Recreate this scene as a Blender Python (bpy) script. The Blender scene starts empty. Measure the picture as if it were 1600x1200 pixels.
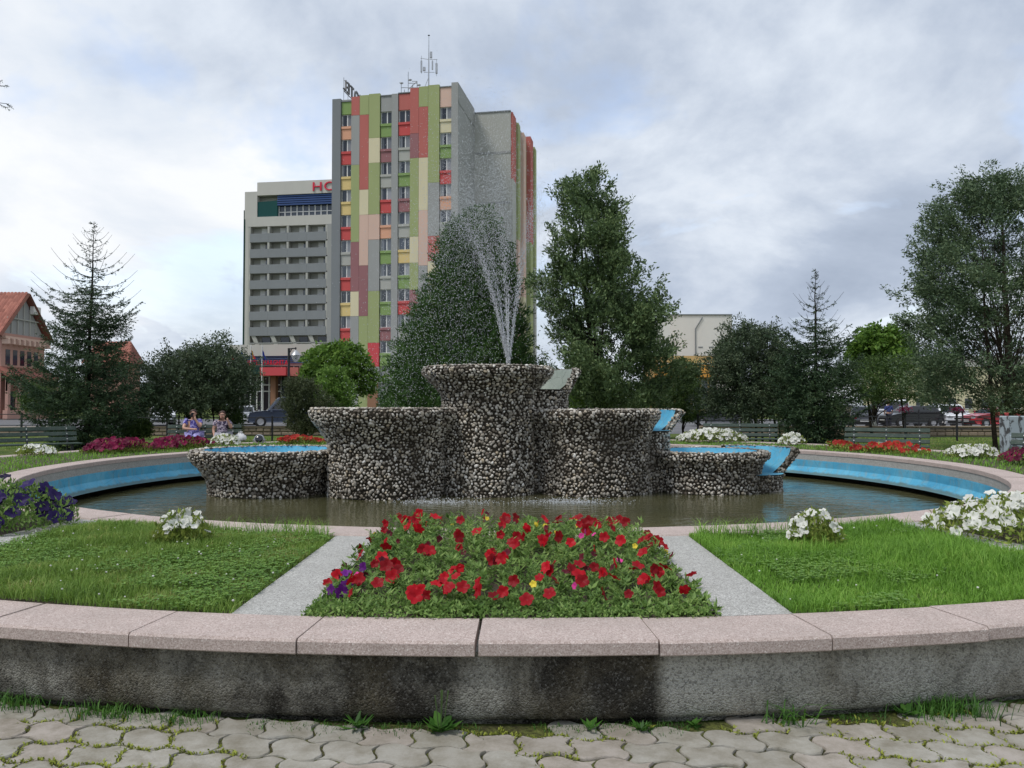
import bpy, math, random
import numpy as np
from mathutils import Vector, Matrix, Euler

# ------------------------------------------------------------------ camera
scene = bpy.context.scene
col = scene.collection
R = math.radians
FPX, CAMH, PITCH = 1230.0, 1.5, math.atan(33 / 1230.0)
cam_d = bpy.data.cameras.new('camera')
cam = bpy.data.objects.new('camera', cam_d); col.objects.link(cam)
cam.location = (0, 0, CAMH); cam.rotation_euler = (math.pi / 2 + PITCH, 0, 0)
cam_d.sensor_width = 36; cam_d.lens = 36 * FPX / 1600; cam_d.clip_start = .05; cam_d.clip_end = 4000
scene.camera = cam

# ------------------------------------------------------------------ sky, sun, exposure
SUN_EL, SUN_AZ = R(58), R(238)          # azimuth clockwise from +Y
world = bpy.data.worlds.new('World'); scene.world = world; world.use_nodes = True


def build_world():
    nt = world.node_tree; N = nt.nodes; L = nt.links; N.clear()

    def n(t, **k):
        o = N.new(t)
        for a, b in k.items(): setattr(o, a, b)
        return o

    def math_(op, a, b=None):
        o = n('ShaderNodeMath', operation=op)
        for i, v in enumerate((a, b)):
            if v is None: continue
            if isinstance(v, (int, float)): o.inputs[i].default_value = v
            else: L.new(v, o.inputs[i])
        return o.outputs[0]
    tc = n('ShaderNodeTexCoord'); sep = n('ShaderNodeSeparateXYZ'); L.new(tc.outputs['Generated'], sep.inputs[0])
    zc = math_('ADD', math_('MAXIMUM', sep.outputs[2], 0.0), 0.36)
    cmb = n('ShaderNodeCombineXYZ')
    L.new(math_('DIVIDE', sep.outputs[0], zc), cmb.inputs[0]); L.new(math_('DIVIDE', sep.outputs[1], zc), cmb.inputs[1])

    def noise(scale, off, detail=6, rough=.55, dist=0.0, sy=1.0):
        mp = n('ShaderNodeMapping'); mp.inputs['Location'].default_value = off; mp.inputs['Scale'].default_value = (1, sy, 1)
        L.new(cmb.outputs[0], mp.inputs[0])
        t = n('ShaderNodeTexNoise'); t.inputs['Scale'].default_value = scale; t.inputs['Detail'].default_value = detail
        t.inputs['Roughness'].default_value = rough; t.inputs['Distortion'].default_value = dist
        L.new(mp.outputs[0], t.inputs['Vector']); return t.outputs['Fac']

    def ramp(fac, stops):
        r = n('ShaderNodeValToRGB'); e = r.color_ramp.elements
        while len(e) < len(stops): e.new(.5)
        for q, (p, c) in zip(e, stops): q.position = p; q.color = (*c, 1)
        L.new(fac, r.inputs[0]); return r.outputs[0]
    sky = n('ShaderNodeTexSky', sky_type='NISHITA'); sky.sun_disc = False
    sky.sun_elevation = SUN_EL; sky.sun_rotation = SUN_AZ; sky.altitude = 600; sky.air_density = 1.0; sky.dust_density = 0.6
    big = noise(SKY['big'][0], SKY['big'][1], 3, .5, .15)
    mid = noise(SKY['mid'][0], SKY['mid'][1], 8, .58, .25, 1.0)
    shade = math_('ADD', math_('MULTIPLY', big, .52), math_('MULTIPLY', mid, .48))
    cloud = ramp(shade, SKY['ramp'])
    cover = ramp(noise(SKY['cov'][0], SKY['cov'][1], 6, .58, .3), [(SKY['gap'][0], (0, 0, 0)), (SKY['gap'][1], (1, 1, 1))])
    low = ramp(sep.outputs[2], [(.06, (1, 1, 1)), (.24, (0, 0, 0))])       # clouds stack up towards the horizon
    cover = math_('MAXIMUM', cover, low)
    mx = n('ShaderNodeMix', data_type='RGBA'); L.new(cover, mx.inputs['Factor'])
    bl = n('ShaderNodeMix', data_type='RGBA', blend_type='MULTIPLY'); bl.inputs['Factor'].default_value = 1
    L.new(sky.outputs[0], bl.inputs[6]); bl.inputs[7].default_value = (2.3, 1.9, 1.65, 1)
    L.new(bl.outputs[2], mx.inputs[6]); L.new(cloud, mx.inputs[7])
    bg = n('ShaderNodeBackground'); bg.inputs['Strength'].default_value = .1; L.new(mx.outputs[2], bg.inputs[0])
    out = n('ShaderNodeOutputWorld'); L.new(bg.outputs[0], out.inputs[0])


SKY = dict(big=(.75, (22.49, 25.35, 0)), mid=(1.7, (.54, 23.63, 4)), cov=(1.5, (10.99, 17.36, 2)), gap=(.36, .48),
           ramp=[(.34, (2.35, 2.8, 3.6)), (.44, (3.4, 3.9, 4.75)), (.51, (5.1, 5.55, 6.2)), (.60, (6.6, 6.75, 6.95))])
build_world()
sun_d = bpy.data.lights.new('sun', 'SUN'); sun_d.energy = 1.5; sun_d.angle = R(16); sun_d.color = (1, .96, .9)
sun = bpy.data.objects.new('sun', sun_d); col.objects.link(sun)
_sd = Vector((math.sin(SUN_AZ) * math.cos(SUN_EL), math.cos(SUN_AZ) * math.cos(SUN_EL), math.sin(SUN_EL)))
sun.rotation_euler = _sd.to_track_quat('Z', 'Y').to_euler(); sun.location = (0, 0, 60)
vs = scene.view_settings
vs.view_transform = 'Standard'; vs.look = 'None'; vs.exposure = 0.56; vs.gamma = 1; vs.use_curve_mapping = False
scene.cycles.max_bounces = 6; scene.cycles.transparent_max_bounces = 8
scene.cycles.use_denoising = True
scene.cycles.use_adaptive_sampling = True; scene.cycles.adaptive_threshold = .01

# ------------------------------------------------------------------ helpers
random.seed(7)
rng = np.random.default_rng(11)


def P(x, y, D):
    """point at depth D (along +Y) seen at photo pixel x, y"""
    cx, cz = (x - 800) / FPX, (600 - y) / FPX
    s, c = math.sin(PITCH), math.cos(PITCH)
    dy, dz = c - cz * s, s + cz * c
    return Vector((cx / dy * D, D, CAMH + dz / dy * D))


def Zat(y, D): return P(800, y, D).z


def tag(o, label=None, cat=None, group=None, kind=None):
    if label: o['label'] = label
    if cat: o['category'] = cat
    if group: o['group'] = group
    if kind: o['kind'] = kind
    return o


def empty(name, loc=(0, 0, 0), rz=0.0, label=None, cat=None, group=None):
    o = bpy.data.objects.new(name, None); col.objects.link(o); o.empty_display_size = .2
    o.location = loc; o.rotation_euler = (0, 0, rz)
    return tag(o, label, cat, group)


def link(name, me, parent=None, loc=None, rz=None):
    o = bpy.data.objects.new(name, me); col.objects.link(o)
    if parent: o.parent = parent
    if loc is not None: o.location = loc
    if rz is not None: o.rotation_euler = (0, 0, rz)
    return o


def np_mesh(name, V, Fc, mat, smooth=False):
    V = np.ascontiguousarray(V, dtype=np.float32); Fc = np.ascontiguousarray(Fc, dtype=np.int32)
    me = bpy.data.meshes.new(name); nf, k = Fc.shape
    me.vertices.add(len(V)); me.vertices.foreach_set('co', V.ravel())
    me.loops.add(nf * k); me.loops.foreach_set('vertex_index', Fc.ravel())
    me.polygons.add(nf); me.polygons.foreach_set('loop_start', np.arange(nf, dtype=np.int32) * k)
    if smooth: me.polygons.foreach_set('use_smooth', np.ones(nf, dtype=bool))
    me.materials.append(mat); me.update(calc_edges=True)
    return me


class MB:
    """collects boxes, tubes, lathes; build() links them as one mesh object"""
    def __init__(s): s.v = []; s.f = []; s.mi = []; s.cur = 0

    def add(s, vs_, fs):
        b = len(s.v); s.v += [tuple(p) for p in vs_]
        for f in fs: s.f.append(tuple(i + b for i in f)); s.mi.append(s.cur)
        return s

    def box(s, x0, x1, y0, y1, z0, z1):
        return s.add([(x0, y0, z0), (x1, y0, z0), (x1, y1, z0), (x0, y1, z0), (x0, y0, z1), (x1, y0, z1), (x1, y1, z1), (x0, y1, z1)],
                     [(3, 2, 1, 0), (4, 5, 6, 7), (0, 1, 5, 4), (1, 2, 6, 5), (2, 3, 7, 6), (3, 0, 4, 7)])

    def bbox(s, x0, x1, y0, y1, z0, z1, b=.01):
        """box with chamfered edges"""
        vs_ = []; idx = {}
        for sx in (0, 1):
            for sy in (0, 1):
                for sz in (0, 1):
                    X, Y, Z = (x0, x1)[sx], (y0, y1)[sy], (z0, z1)[sz]
                    dx, dy, dz = (b, -b)[sx], (b, -b)[sy], (b, -b)[sz]
                    for a, p in enumerate(((X, Y + dy, Z + dz), (X + dx, Y, Z + dz), (X + dx, Y + dy, Z))):
                        idx[sx, sy, sz, a] = len(vs_); vs_.append(p)
        g = lambda a, b_, c, k: idx[a, b_, c, k]
        fs = []
        for q in (0, 1):
            fs.append([g(q, 0, 0, 0), g(q, 1, 0, 0), g(q, 1, 1, 0), g(q, 0, 1, 0)])
            fs.append([g(0, q, 0, 1), g(1, q, 0, 1), g(1, q, 1, 1), g(0, q, 1, 1)])
            fs.append([g(0, 0, q, 2), g(1, 0, q, 2), g(1, 1, q, 2), g(0, 1, q, 2)])
        for a in (0, 1):
            for c in (0, 1):
                fs.append([g(a, c, 0, 0), g(a, c, 0, 1), g(a, c, 1, 1), g(a, c, 1, 0)])
                fs.append([g(a, 0, c, 0), g(a, 0, c, 2), g(a, 1, c, 2), g(a, 1, c, 0)])
                fs.append([g(0, a, c, 1), g(0, a, c, 2), g(1, a, c, 2), g(1, a, c, 1)])
                for d in (0, 1): fs.append([g(a, c, d, 0), g(a, c, d, 1), g(a, c, d, 2)])
        cen = Vector(((x0 + x1) / 2, (y0 + y1) / 2, (z0 + z1) / 2)); out = []
        for f in fs:
            p = [Vector(vs_[i]) for i in f]; nn = (p[1] - p[0]).cross(p[2] - p[0])
            out.append(f if nn.dot(p[0] - cen) > 0 else f[::-1])
        return s.add(vs_, out)

    def tube(s, pts, rad, seg=6, cap=True):
        pts = [Vector(p) for p in pts]; n = len(pts)
        if isinstance(rad, (int, float)): rad = [rad] * n
        vs_ = []
        prev = None
        for i, p in enumerate(pts):
            t = (pts[min(i + 1, n - 1)] - pts[max(i - 1, 0)]).normalized()
            a = prev if prev is not None else (Vector((0, 0, 1)) if abs(t.z) < .9 else Vector((1, 0, 0)))
            b = t.cross(a).normalized(); a = b.cross(t).normalized(); prev = a
            for k in range(seg):
                an = 2 * math.pi * k / seg
                vs_.append(p + (a * math.cos(an) + b * math.sin(an)) * rad[i])
        fs = [(i * seg + k, i * seg + (k + 1) % seg, (i + 1) * seg + (k + 1) % seg, (i + 1) * seg + k) for i in range(n - 1) for k in range(seg)]
        if cap: fs += [tuple(range(seg))[::-1], tuple(range((n - 1) * seg, n * seg))]
        return s.add(vs_, fs)

    def lathe(s, prof, seg=48, a0=0.0, a1=2 * math.pi, cx=0, cy=0):
        full = abs(a1 - a0 - 2 * math.pi) < 1e-6
        m = seg if full else seg + 1; k = len(prof); vs_ = []
        for j in range(m):
            a = a0 + (a1 - a0) * j / seg
            for r, z in prof: vs_.append((cx + r * math.cos(a), cy + r * math.sin(a), z))
        fs = []
        for j in range(seg):
            j2 = (j + 1) % m
            for i in range(k - 1): fs.append((j * k + i, j2 * k + i, j2 * k + i + 1, j * k + i + 1))
        return s.add(vs_, fs)

    def prism(s, poly, y0, y1):
        """polygon in x,z extruded along y"""
        n = len(poly)
        vs_ = [(x, y0, z) for x, z in poly] + [(x, y1, z) for x, z in poly]
        fs = [tuple(range(n)), tuple(range(n, 2 * n))[::-1]] + [(i, i + n, (i + 1) % n + n, (i + 1) % n) for i in range(n)]
        return s.add(vs_, fs)

    def mesh(s, name, mats, smooth=False):
        me = bpy.data.meshes.new(name); me.from_pydata(s.v, [], s.f)
        for m in (mats if isinstance(mats, (list, tuple)) else [mats]): me.materials.append(m)
        if any(s.mi): me.polygons.foreach_set('material_index', s.mi)
        if smooth: me.polygons.foreach_set('use_smooth', [True] * len(s.f))
        me.update(); return me

    def build(s, name, mats, parent=None, smooth=False, loc=None, rz=None):
        return link(name, s.mesh(name, mats, smooth), parent, loc, rz)


# ------------------------------------------------------------------ materials
class NT:
    def __init__(s, name):
        s.m = bpy.data.materials.new(name); s.m.use_nodes = True; s.t = s.m.node_tree; s.N = s.t.nodes; s.L = s.t.links
        s.b = s.N['Principled BSDF']; s.out = s.N['Material Output']

    def n(s, t, **k):
        o = s.N.new(t)
        for a, b in k.items(): setattr(o, a, b)
        return o

    def set(s, inp, v):
        if isinstance(v, (int, float)): inp.default_value = v
        elif isinstance(v, tuple): inp.default_value = (*v, 1) if len(v) == 3 and len(inp.default_value) == 4 else v
        else: s.L.new(v, inp)

    def math(s, op, a, b=0.0, clamp=False):
        o = s.n('ShaderNodeMath', operation=op, use_clamp=clamp); s.set(o.inputs[0], a); s.set(o.inputs[1], b); return o.outputs[0]

    def coord(s, which='Object', scale=(1, 1, 1), loc=(0, 0, 0)):
        tc = s.n('ShaderNodeTexCoord'); mp = s.n('ShaderNodeMapping'); mp.inputs['Scale'].default_value = scale; mp.inputs['Location'].default_value = loc
        s.L.new(tc.outputs[which], mp.inputs[0]); return mp.outputs[0]

    def wpos(s, scale=(1, 1, 1)):
        g = s.n('ShaderNodeNewGeometry'); mp = s.n('ShaderNodeMapping'); mp.inputs['Scale'].default_value = scale
        s.L.new(g.outputs['Position'], mp.inputs[0]); return mp.outputs[0]

    def noise(s, scale, vec=None, detail=5, rough=.55, dist=0.0):
        t = s.n('ShaderNodeTexNoise'); t.inputs['Scale'].default_value = scale; t.inputs['Detail'].default_value = detail
        t.inputs['Roughness'].default_value = rough; t.inputs['Distortion'].default_value = dist
        s.L.new(vec if vec is not None else s.coord(), t.inputs['Vector']); return t.outputs['Fac']

    def voro(s, scale, vec=None, feature='F1', out='Distance'):
        t = s.n('ShaderNodeTexVoronoi', feature=feature); t.inputs['Scale'].default_value = scale
        s.L.new(vec if vec is not None else s.coord(), t.inputs['Vector']); return t.outputs[out]

    def ramp(s, fac, stops, interp='LINEAR'):
        r = s.n('ShaderNodeValToRGB'); r.color_ramp.interpolation = interp; e = r.color_ramp.elements
        while len(e) < len(stops): e.new(.5)
        for q, (p, c) in zip(e, stops):
            q.position = p; q.color = (*c, 1) if isinstance(c, tuple) else (c, c, c, 1)
        s.L.new(fac, r.inputs[0]); return r.outputs[0]

    def mix(s, fac, a, b, blend='MIX'):
        o = s.n('ShaderNodeMix', data_type='RGBA', blend_type=blend); s.set(o.inputs['Factor'], fac); s.set(o.inputs[6], a); s.set(o.inputs[7], b); return o.outputs[2]

    def island(s): return s.n('ShaderNodeNewGeometry').outputs['Random Per Island']

    def objrand(s): return s.n('ShaderNodeObjectInfo').outputs['Random']

    def bump(s, h, strength=.4, dist=.01):
        o = s.n('ShaderNodeBump'); o.inputs['Strength'].default_value = strength; o.inputs['Distance'].default_value = dist
        s.L.new(h, o.inputs['Height']); s.L.new(o.outputs[0], s.b.inputs['Normal']); return o

    def base(s, c): s.set(s.b.inputs['Base Color'], c); return s

    def rough(s, v): s.set(s.b.inputs['Roughness'], v); return s

    def spec(s, v): s.set(s.b.inputs['Specular IOR Level'], v); return s


def plain(name, c, rough=.6, var=.12, scale=6, spec=.4, metal=0.0, bump=0.0, bscale=60):
    t = NT(name); v = t.noise(scale, t.wpos())
    lo = tuple(max(0, q * (1 - var * 2)) for q in c); hi = tuple(min(1, q * (1 + var * 1.2)) for q in c)
    t.base(t.ramp(v, [(.28, lo), (.5, c), (.75, hi)])); t.rough(rough); t.spec(spec); t.b.inputs['Metallic'].default_value = metal
    if bump: t.bump(t.noise(bscale, t.wpos()), bump)
    return t.m


def leafmat(name, stops, trans=.25, rough=.55, tcol=1.25, nscale=.9, nw=.38):
    """foliage: colour varies leaf by leaf and in broad drifts"""
    t = NT(name); f = t.math('ADD', t.math('MULTIPLY', t.island(), 1 - nw), t.math('MULTIPLY', t.ramp(t.noise(nscale, t.wpos(), 4), [(.3, 0.0), (.7, 1.0)]), nw))
    c = t.ramp(f, stops); t.base(c); t.rough(rough); t.spec(.25)
    tr = t.n('ShaderNodeBsdfTranslucent')
    hs = t.n('ShaderNodeHueSaturation'); hs.inputs['Value'].default_value = tcol; t.L.new(c, hs.inputs['Color']); t.L.new(hs.outputs[0], tr.inputs[0])
    mx = t.n('ShaderNodeMixShader'); mx.inputs[0].default_value = trans
    t.L.new(t.b.outputs[0], mx.inputs[1]); t.L.new(tr.outputs[0], mx.inputs[2]); t.L.new(mx.outputs[0], t.out.inputs[0])
    return t.m


def sub(c, k): return tuple(q * k for q in c)


def srgb(r, g, b):
    f = lambda v: (v / 255 / 12.92) if v <= 10 else ((v / 255 + .055) / 1.055) ** 2.4
    return (f(r), f(g), f(b))


# ------------------------------------------------------------------ leaf geometry
def unit(a): return a / np.maximum(np.linalg.norm(a, axis=1, keepdims=True), 1e-9)


def quads(c, a, b, l, w, fold=0.0):
    """diamond leaves: base c, axis a, side b, length l, width w"""
    n = len(c); l = np.broadcast_to(l, (n,))[:, None]; w = np.broadcast_to(w, (n,))[:, None]
    m = c + a * l * .45
    if fold: m = m + np.cross(a, b) * l * fold
    V = np.stack([c, m + b * w * .5, c + a * l, m - b * w * .5], 1).reshape(-1, 3)
    F_ = np.arange(n * 4).reshape(n, 4)
    return V, F_


def rand_perp(a):
    r = unit(rng.normal(size=a.shape)); return unit(np.cross(a, r))


def blades(c, h, w, lean, up=None):
    """grass blades: two-segment tapering strips"""
    n = len(c); th = rng.uniform(0, 2 * np.pi, n); d = np.stack([np.cos(th), np.sin(th), np.zeros(n)], 1); s = np.stack([-np.sin(th + rng.normal(0, .6, n)), np.cos(th), np.zeros(n)], 1)
    s = unit(s); h = np.broadcast_to(h, (n,))[:, None]; w = np.broadcast_to(w, (n,))[:, None]; lean = np.broadcast_to(lean, (n,))[:, None]
    up = np.array([[0, 0, 1.0]])
    m = c + up * h * .6 + d * lean * h * .35; t = c + up * h * (1 - .25 * np.minimum(lean, 2)) + d * lean * h
    V = np.stack([c - s * w * .5, c + s * w * .5, m + s * w * .4, m - s * w * .4, t], 1).reshape(-1, 3)
    k = np.arange(n)[:, None] * 5
    T = np.concatenate([k + np.array([[0, 1, 2]]), k + np.array([[0, 2, 3]]), k + np.array([[3, 2, 4]])], 0)
    return V, T


def join(parts):
    V = []; F_ = []; b = 0
    for v, f in parts: V.append(v); F_.append(f + b); b += len(v)
    return np.concatenate(V), np.concatenate(F_)
# ------------------------------------------------------------------ material library
M = {}


def mk():
    # roughcast planter wall: pale grey render with black algae staining
    t = NT('roughcast'); w = t.wpos()
    sp = t.n('ShaderNodeSeparateXYZ'); t.L.new(w, sp.inputs[0])
    n1 = t.noise(1.5, t.wpos((1, 1, .45)), 5, .62, .5)
    n2 = t.noise(9, w, 6, .7)
    # broad stained stretches along the wall (x positions of dirty and clean stretches)
    stretch = t.ramp(t.math('ADD', t.math('MULTIPLY', sp.outputs[0], .125), .5),
                     [(.0, .74), (.22, .78), (.33, .74), (.36, .70), (.405, .95), (.455, .9), (.475, .55), (.50, .72), (.515, .98), (.583, .98), (.592, .10), (.66, .08), (.70, .40), (.73, .15), (.80, .32), (1, .45)])
    n3 = t.noise(4.2, t.wpos((1, 1, .7)), 6, .72, .8)
    st = t.math('ADD', t.math('MULTIPLY', stretch, .70), t.math('MULTIPLY', t.math('ADD', n1, t.math('MULTIPLY', n2, .6)), .62))
    st = t.math('ADD', st, t.math('MULTIPLY', t.math('SUBTRACT', n3, .5), 1.05))
    drip = t.noise(2.6, t.wpos((1.6, 1.6, .12)), 4, .6)
    st = t.math('ADD', st, t.math('MULTIPLY', drip, .35))
    grain = t.voro(115, w)
    gc = t.voro(115, w, out='Color'); gs = t.n('ShaderNodeSeparateColor'); t.L.new(gc, gs.inputs[0])
    st2 = t.math('MULTIPLY', st, .66)
    c = t.ramp(st2, [(.48, (.47, .46, .41)), (.62, (.36, .35, .305)), (.75, (.20, .19, .16)), (.90, (.05, .046, .038))])
    c = t.mix(t.ramp(t.noise(2.2, w, 4), [(.48, 0.0), (.70, .5)]), c, (.19, .16, .10))
    c = t.mix(1.0, c, t.ramp(gs.outputs[0], [(0, .5), (.35, .82), (.7, 1.0), (1, 1.0)]), 'MULTIPLY'); c = t.mix(t.ramp(gs.outputs[1], [(.82, 0.0), (.96, .26)]), c, (.36, .35, .32))
    t.base(c); t.rough(.95); t.spec(.15)
    h = t.math('ADD', t.math('MULTIPLY', grain, -1.0), t.math('MULTIPLY', t.noise(120, w, 3), .6))
    t.bump(h, 1.0, .009); M['roughcast'] = t.m

    # pink terrazzo slab
    t = NT('terrazzo_pink'); w = t.wpos()
    sp1 = t.voro(190, w, out='Color'); sepc = t.n('ShaderNodeSeparateColor'); t.L.new(sp1, sepc.inputs[0])
    c = t.ramp(sepc.outputs[0], [(.0, (.26, .19, .165)), (.3, (.42, .335, .30)), (.6, (.52, .43, .39)), (.82, (.58, .49, .45)), (.97, (.76, .72, .67))], 'CONSTANT')
    c = t.mix(.35, c, (.50, .415, .375))
    c = t.mix(t.ramp(t.noise(3.2, w, 6, .65), [(.42, 0.0), (.72, .42)]), c, (.27, .23, .20))
    c = t.mix(t.math('MULTIPLY', t.objrand(), .18), c, (.36, .30, .27))
    t.base(c); t.rough(.8); t.spec(.25); t.bump(t.noise(150, w, 3), .35, .004); M['terrazzo'] = t.m

    t = NT('terrazzo_grey'); w = t.wpos()
    sp1 = t.voro(170, w, out='Color'); sepc = t.n('ShaderNodeSeparateColor'); t.L.new(sp1, sepc.inputs[0])
    c = t.ramp(sepc.outputs[0], [(.0, (.27, .265, .245)), (.4, (.41, .405, .38)), (.75, (.48, .475, .445)), (.95, (.62, .61, .58))], 'CONSTANT')
    c = t.mix(t.ramp(t.noise(4, w, 6, .65), [(.4, 0.0), (.75, .5)]), c, (.27, .265, .245))
    t.base(c); t.rough(.85); t.spec(.2); t.bump(t.noise(120, w, 3), .3, .004); M['strip'] = t.m

    # pavers
    t = NT('paver_concrete'); w = t.wpos()
    c = t.ramp(t.objrand(), [(.0, (.31, .295, .255)), (.35, (.38, .365, .32)), (.7, (.34, .325, .285)), (.88, (.38, .335, .295)), (1, (.42, .405, .36))])
    c = t.mix(t.ramp(t.noise(7, w, 6, .7), [(.38, 0.0), (.66, .7)]), c, (.17, .15, .105))
    c = t.mix(t.ramp(t.voro(160, w), [(.08, .5), (.3, 0.0)]), c, (.22, .21, .18))
    t.base(c); t.rough(.92); t.spec(.2); t.bump(t.noise(90, w, 5, .7), .45, .006); M['paver'] = t.m

    t = NT('joint_soil'); w = t.wpos()
    c = t.ramp(t.noise(3.5, w, 6, .65), [(.36, (.085, .07, .048)), (.48, (.11, .11, .045)), (.56, (.15, .17, .05)), (.68, (.20, .22, .065))])
    c = t.mix(t.ramp(t.noise(60, w, 4), [(.35, .7), (.6, 0.0)]), c, (.03, .028, .018))
    t.base(c); t.rough(1); t.spec(.1); t.bump(t.noise(70, w, 5, .7), .9, .02); M['joint'] = t.m

    t = NT('soil'); w = t.wpos()
    c = t.ramp(t.noise(14, w, 6, .7), [(.3, (.035, .027, .018)), (.7, (.09, .07, .045))]); t.base(c); t.rough(1); t.bump(t.noise(40, w, 5), .8, .02); M['soil'] = t.m

    t = NT('lawn'); w = t.wpos()
    c = t.ramp(t.noise(.5, w, 6, .6), [(.35, (.055, .10, .02)), (.5, (.10, .14, .035)), (.62, (.17, .17, .06)), (.75, (.20, .18, .08))])
    c = t.mix(t.ramp(t.noise(22, w, 5, .7), [(.3, .5), (.6, 0.0)]), c, (.03, .055, .012)); t.base(c); t.rough(1); t.spec(.1)
    t.bump(t.noise(30, w, 5, .7), .8, .04); M['lawn'] = t.m

    t = NT('asphalt'); w = t.wpos()
    c = t.ramp(t.noise(.6, w, 6, .6), [(.3, (.085, .085, .09)), (.7, (.16, .16, .165))]); t.base(c); t.rough(.9); t.bump(t.noise(50, w), .3); M['asphalt'] = t.m

    t = NT('blue_paint'); w = t.wpos()
    c = t.ramp(t.noise(1.6, w, 6, .62), [(.3, (.055, .29, .47)), (.5, (.085, .37, .55)), (.72, (.15, .45, .61))])
    c = t.mix(t.ramp(t.noise(4.5, t.wpos((1, 1, .35)), 6, .7, 1.2), [(.50, 0.0), (.64, .6)]), c, (.20, .31, .34))
    ed = t.voro(3.2, t.wpos(), 'DISTANCE_TO_EDGE'); c = t.mix(t.ramp(ed, [(.0, .55), (.012, 0.0)]), c, (.03, .10, .14))
    sz = t.n('ShaderNodeSeparateXYZ'); t.L.new(w, sz.inputs[0]); scum = t.math('ADD', sz.outputs[2], t.math('MULTIPLY', t.noise(5, w, 5), .10)); c = t.mix(t.ramp(scum, [(.0, .75), (.03, 0.0)]), c, (.10, .13, .10))
    t.base(c); t.rough(.6); t.spec(.3); t.bump(t.noise(14, w), .3); M['blue'] = t.m

    t = NT('faded_paint'); w = t.wpos()
    c = t.ramp(t.noise(3, w, 6, .62), [(.3, (.25, .30, .25)), (.6, (.34, .38, .32)), (.75, (.40, .43, .37))])
    ed = t.voro(2.4, t.wpos(), 'DISTANCE_TO_EDGE'); c = t.mix(t.ramp(ed, [(.0, .8), (.014, 0.0)]), c, (.10, .11, .09))
    t.base(c); t.rough(.8); M['faded'] = t.m

    t = NT('mortar'); w = t.wpos()
    c = t.ramp(t.noise(1.6, t.wpos((1, 1, .5)), 6, .65), [(.35, (.062, .052, .039)), (.65, (.028, .024, .018))]); t.base(c); t.rough(.95); t.spec(.1); t.bump(t.noise(60, w), .5); M['mortar'] = t.m

    t = NT('river_pebble'); w = t.wpos()
    f = t.math('FRACT', t.math('ADD', t.island(), t.objrand()))
    c = t.ramp(f, [(.0, (.08, .065, .05)), (.16, (.16, .135, .105)), (.30, (.35, .315, .26)), (.48, (.56, .52, .455)), (.62, (.27, .235, .185)), (.78, (.68, .645, .58)), (.9, (.46, .38, .265)), (1, (.80, .775, .715))])
    # algae and damp streaks of their own shape
    al = t.noise(.75, t.wpos((1.3, 1.3, .75)), 5, .65, .6)
    c = t.mix(t.ramp(al, [(.47, 0.0), (.64, .74)]), c, (.05, .043, .03))
    c = t.mix(t.ramp(t.noise(45, w, 4), [(.45, 0.0), (.8, .35)]), c, (.12, .10, .08))
    t.base(c); t.rough(.62); t.spec(.35); M['pebble'] = t.m

    t = NT('pool_water'); w = t.wpos()
    c = t.ramp(t.noise(.5, w, 4), [(.35, (.064, .064, .029)), (.65, (.098, .094, .044))]); t.base(c); t.rough(.045); t.spec(.5)
    rip = t.math('ADD', t.noise(1.6, t.wpos((.8, 2.0, 1)), 3, .5, .8), t.math('MULTIPLY', t.noise(7, t.wpos((.7, 1.8, 1)), 3, .55, .5), .38))
    wv = None
    for (cx, cy) in ((.9, 13.55), (-1.45, 13.6), (-.6, 13.5)):
        vm = t.n('ShaderNodeVectorMath', operation='DISTANCE'); t.L.new(t.wpos(), vm.inputs[0]); vm.inputs[1].default_value = (cx, cy, -.2)
        d = vm.outputs['Value']; s_ = t.math('MULTIPLY', t.math('SINE', t.math('MULTIPLY', d, 30.0)), t.math('DIVIDE', .10, t.math('ADD', d, .5)))
        wv = s_ if wv is None else t.math('ADD', wv, s_)
    t.bump(t.math('ADD', rip, wv), .24, .045); M['water'] = t.m

    t = NT('water_drop'); t.base((.86, .89, .92)); t.rough(.12); t.spec(.6)
    t.b.inputs['Transmission Weight'].default_value = .35; t.b.inputs['IOR'].default_value = 1.33; M['drop'] = t.m

    # foliage
    M['spruce'] = leafmat('spruce_needles', [(.1, (0.022, 0.043, 0.023)), (.45, (0.041, 0.077, 0.037)), (.8, (0.075, 0.120, 0.051)), (1, (0.112, 0.154, 0.064))], .12)
    M['juniper'] = leafmat('juniper_sprays', [(.1, (0.054, 0.091, 0.040)), (.45, (0.103, 0.161, 0.065)), (.8, (0.182, 0.250, 0.101)), (1, (0.243, 0.281, 0.121))], .15)
    M['juniper2'] = leafmat('juniper_sprays_bluish', [(.1, (0.050, 0.082, 0.046)), (.45, (0.092, 0.143, 0.075)), (.8, (0.158, 0.214, 0.107)), (1, (0.232, 0.276, 0.142))], .15)
    M['thuja'] = leafmat('thuja_sprays', [(.1, (0.032, 0.072, 0.022)), (.45, (0.059, 0.122, 0.034)), (.8, (0.092, 0.173, 0.046)), (1, (0.124, 0.208, 0.054))], .15)
    M['silverberry'] = leafmat('shrub_leaves_dark', [(.1, (0.038, 0.059, 0.034)), (.45, (0.069, 0.102, 0.055)), (.8, (0.114, 0.149, 0.080)), (1, (0.189, 0.212, 0.131))], .15)
    M['bright'] = leafmat('bright_leaves', [(.1, (0.056, 0.119, 0.019)), (.45, (0.106, 0.200, 0.031)), (.8, (0.163, 0.269, 0.043)), (1, (0.225, 0.338, 0.066))], .28)
    M['lime'] = leafmat('lime_green_leaves', [(.1, (.08, .15, .03)), (.45, (.14, .25, .05)), (.8, (.21, .33, .075)), (1, (.29, .40, .12))], .32)
    M['midgreen'] = leafmat('mid_green_leaves', [(.1, (0.034, 0.066, 0.018)), (.5, (0.069, 0.121, 0.031)), (1, (0.127, 0.187, 0.050))], .25)
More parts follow.
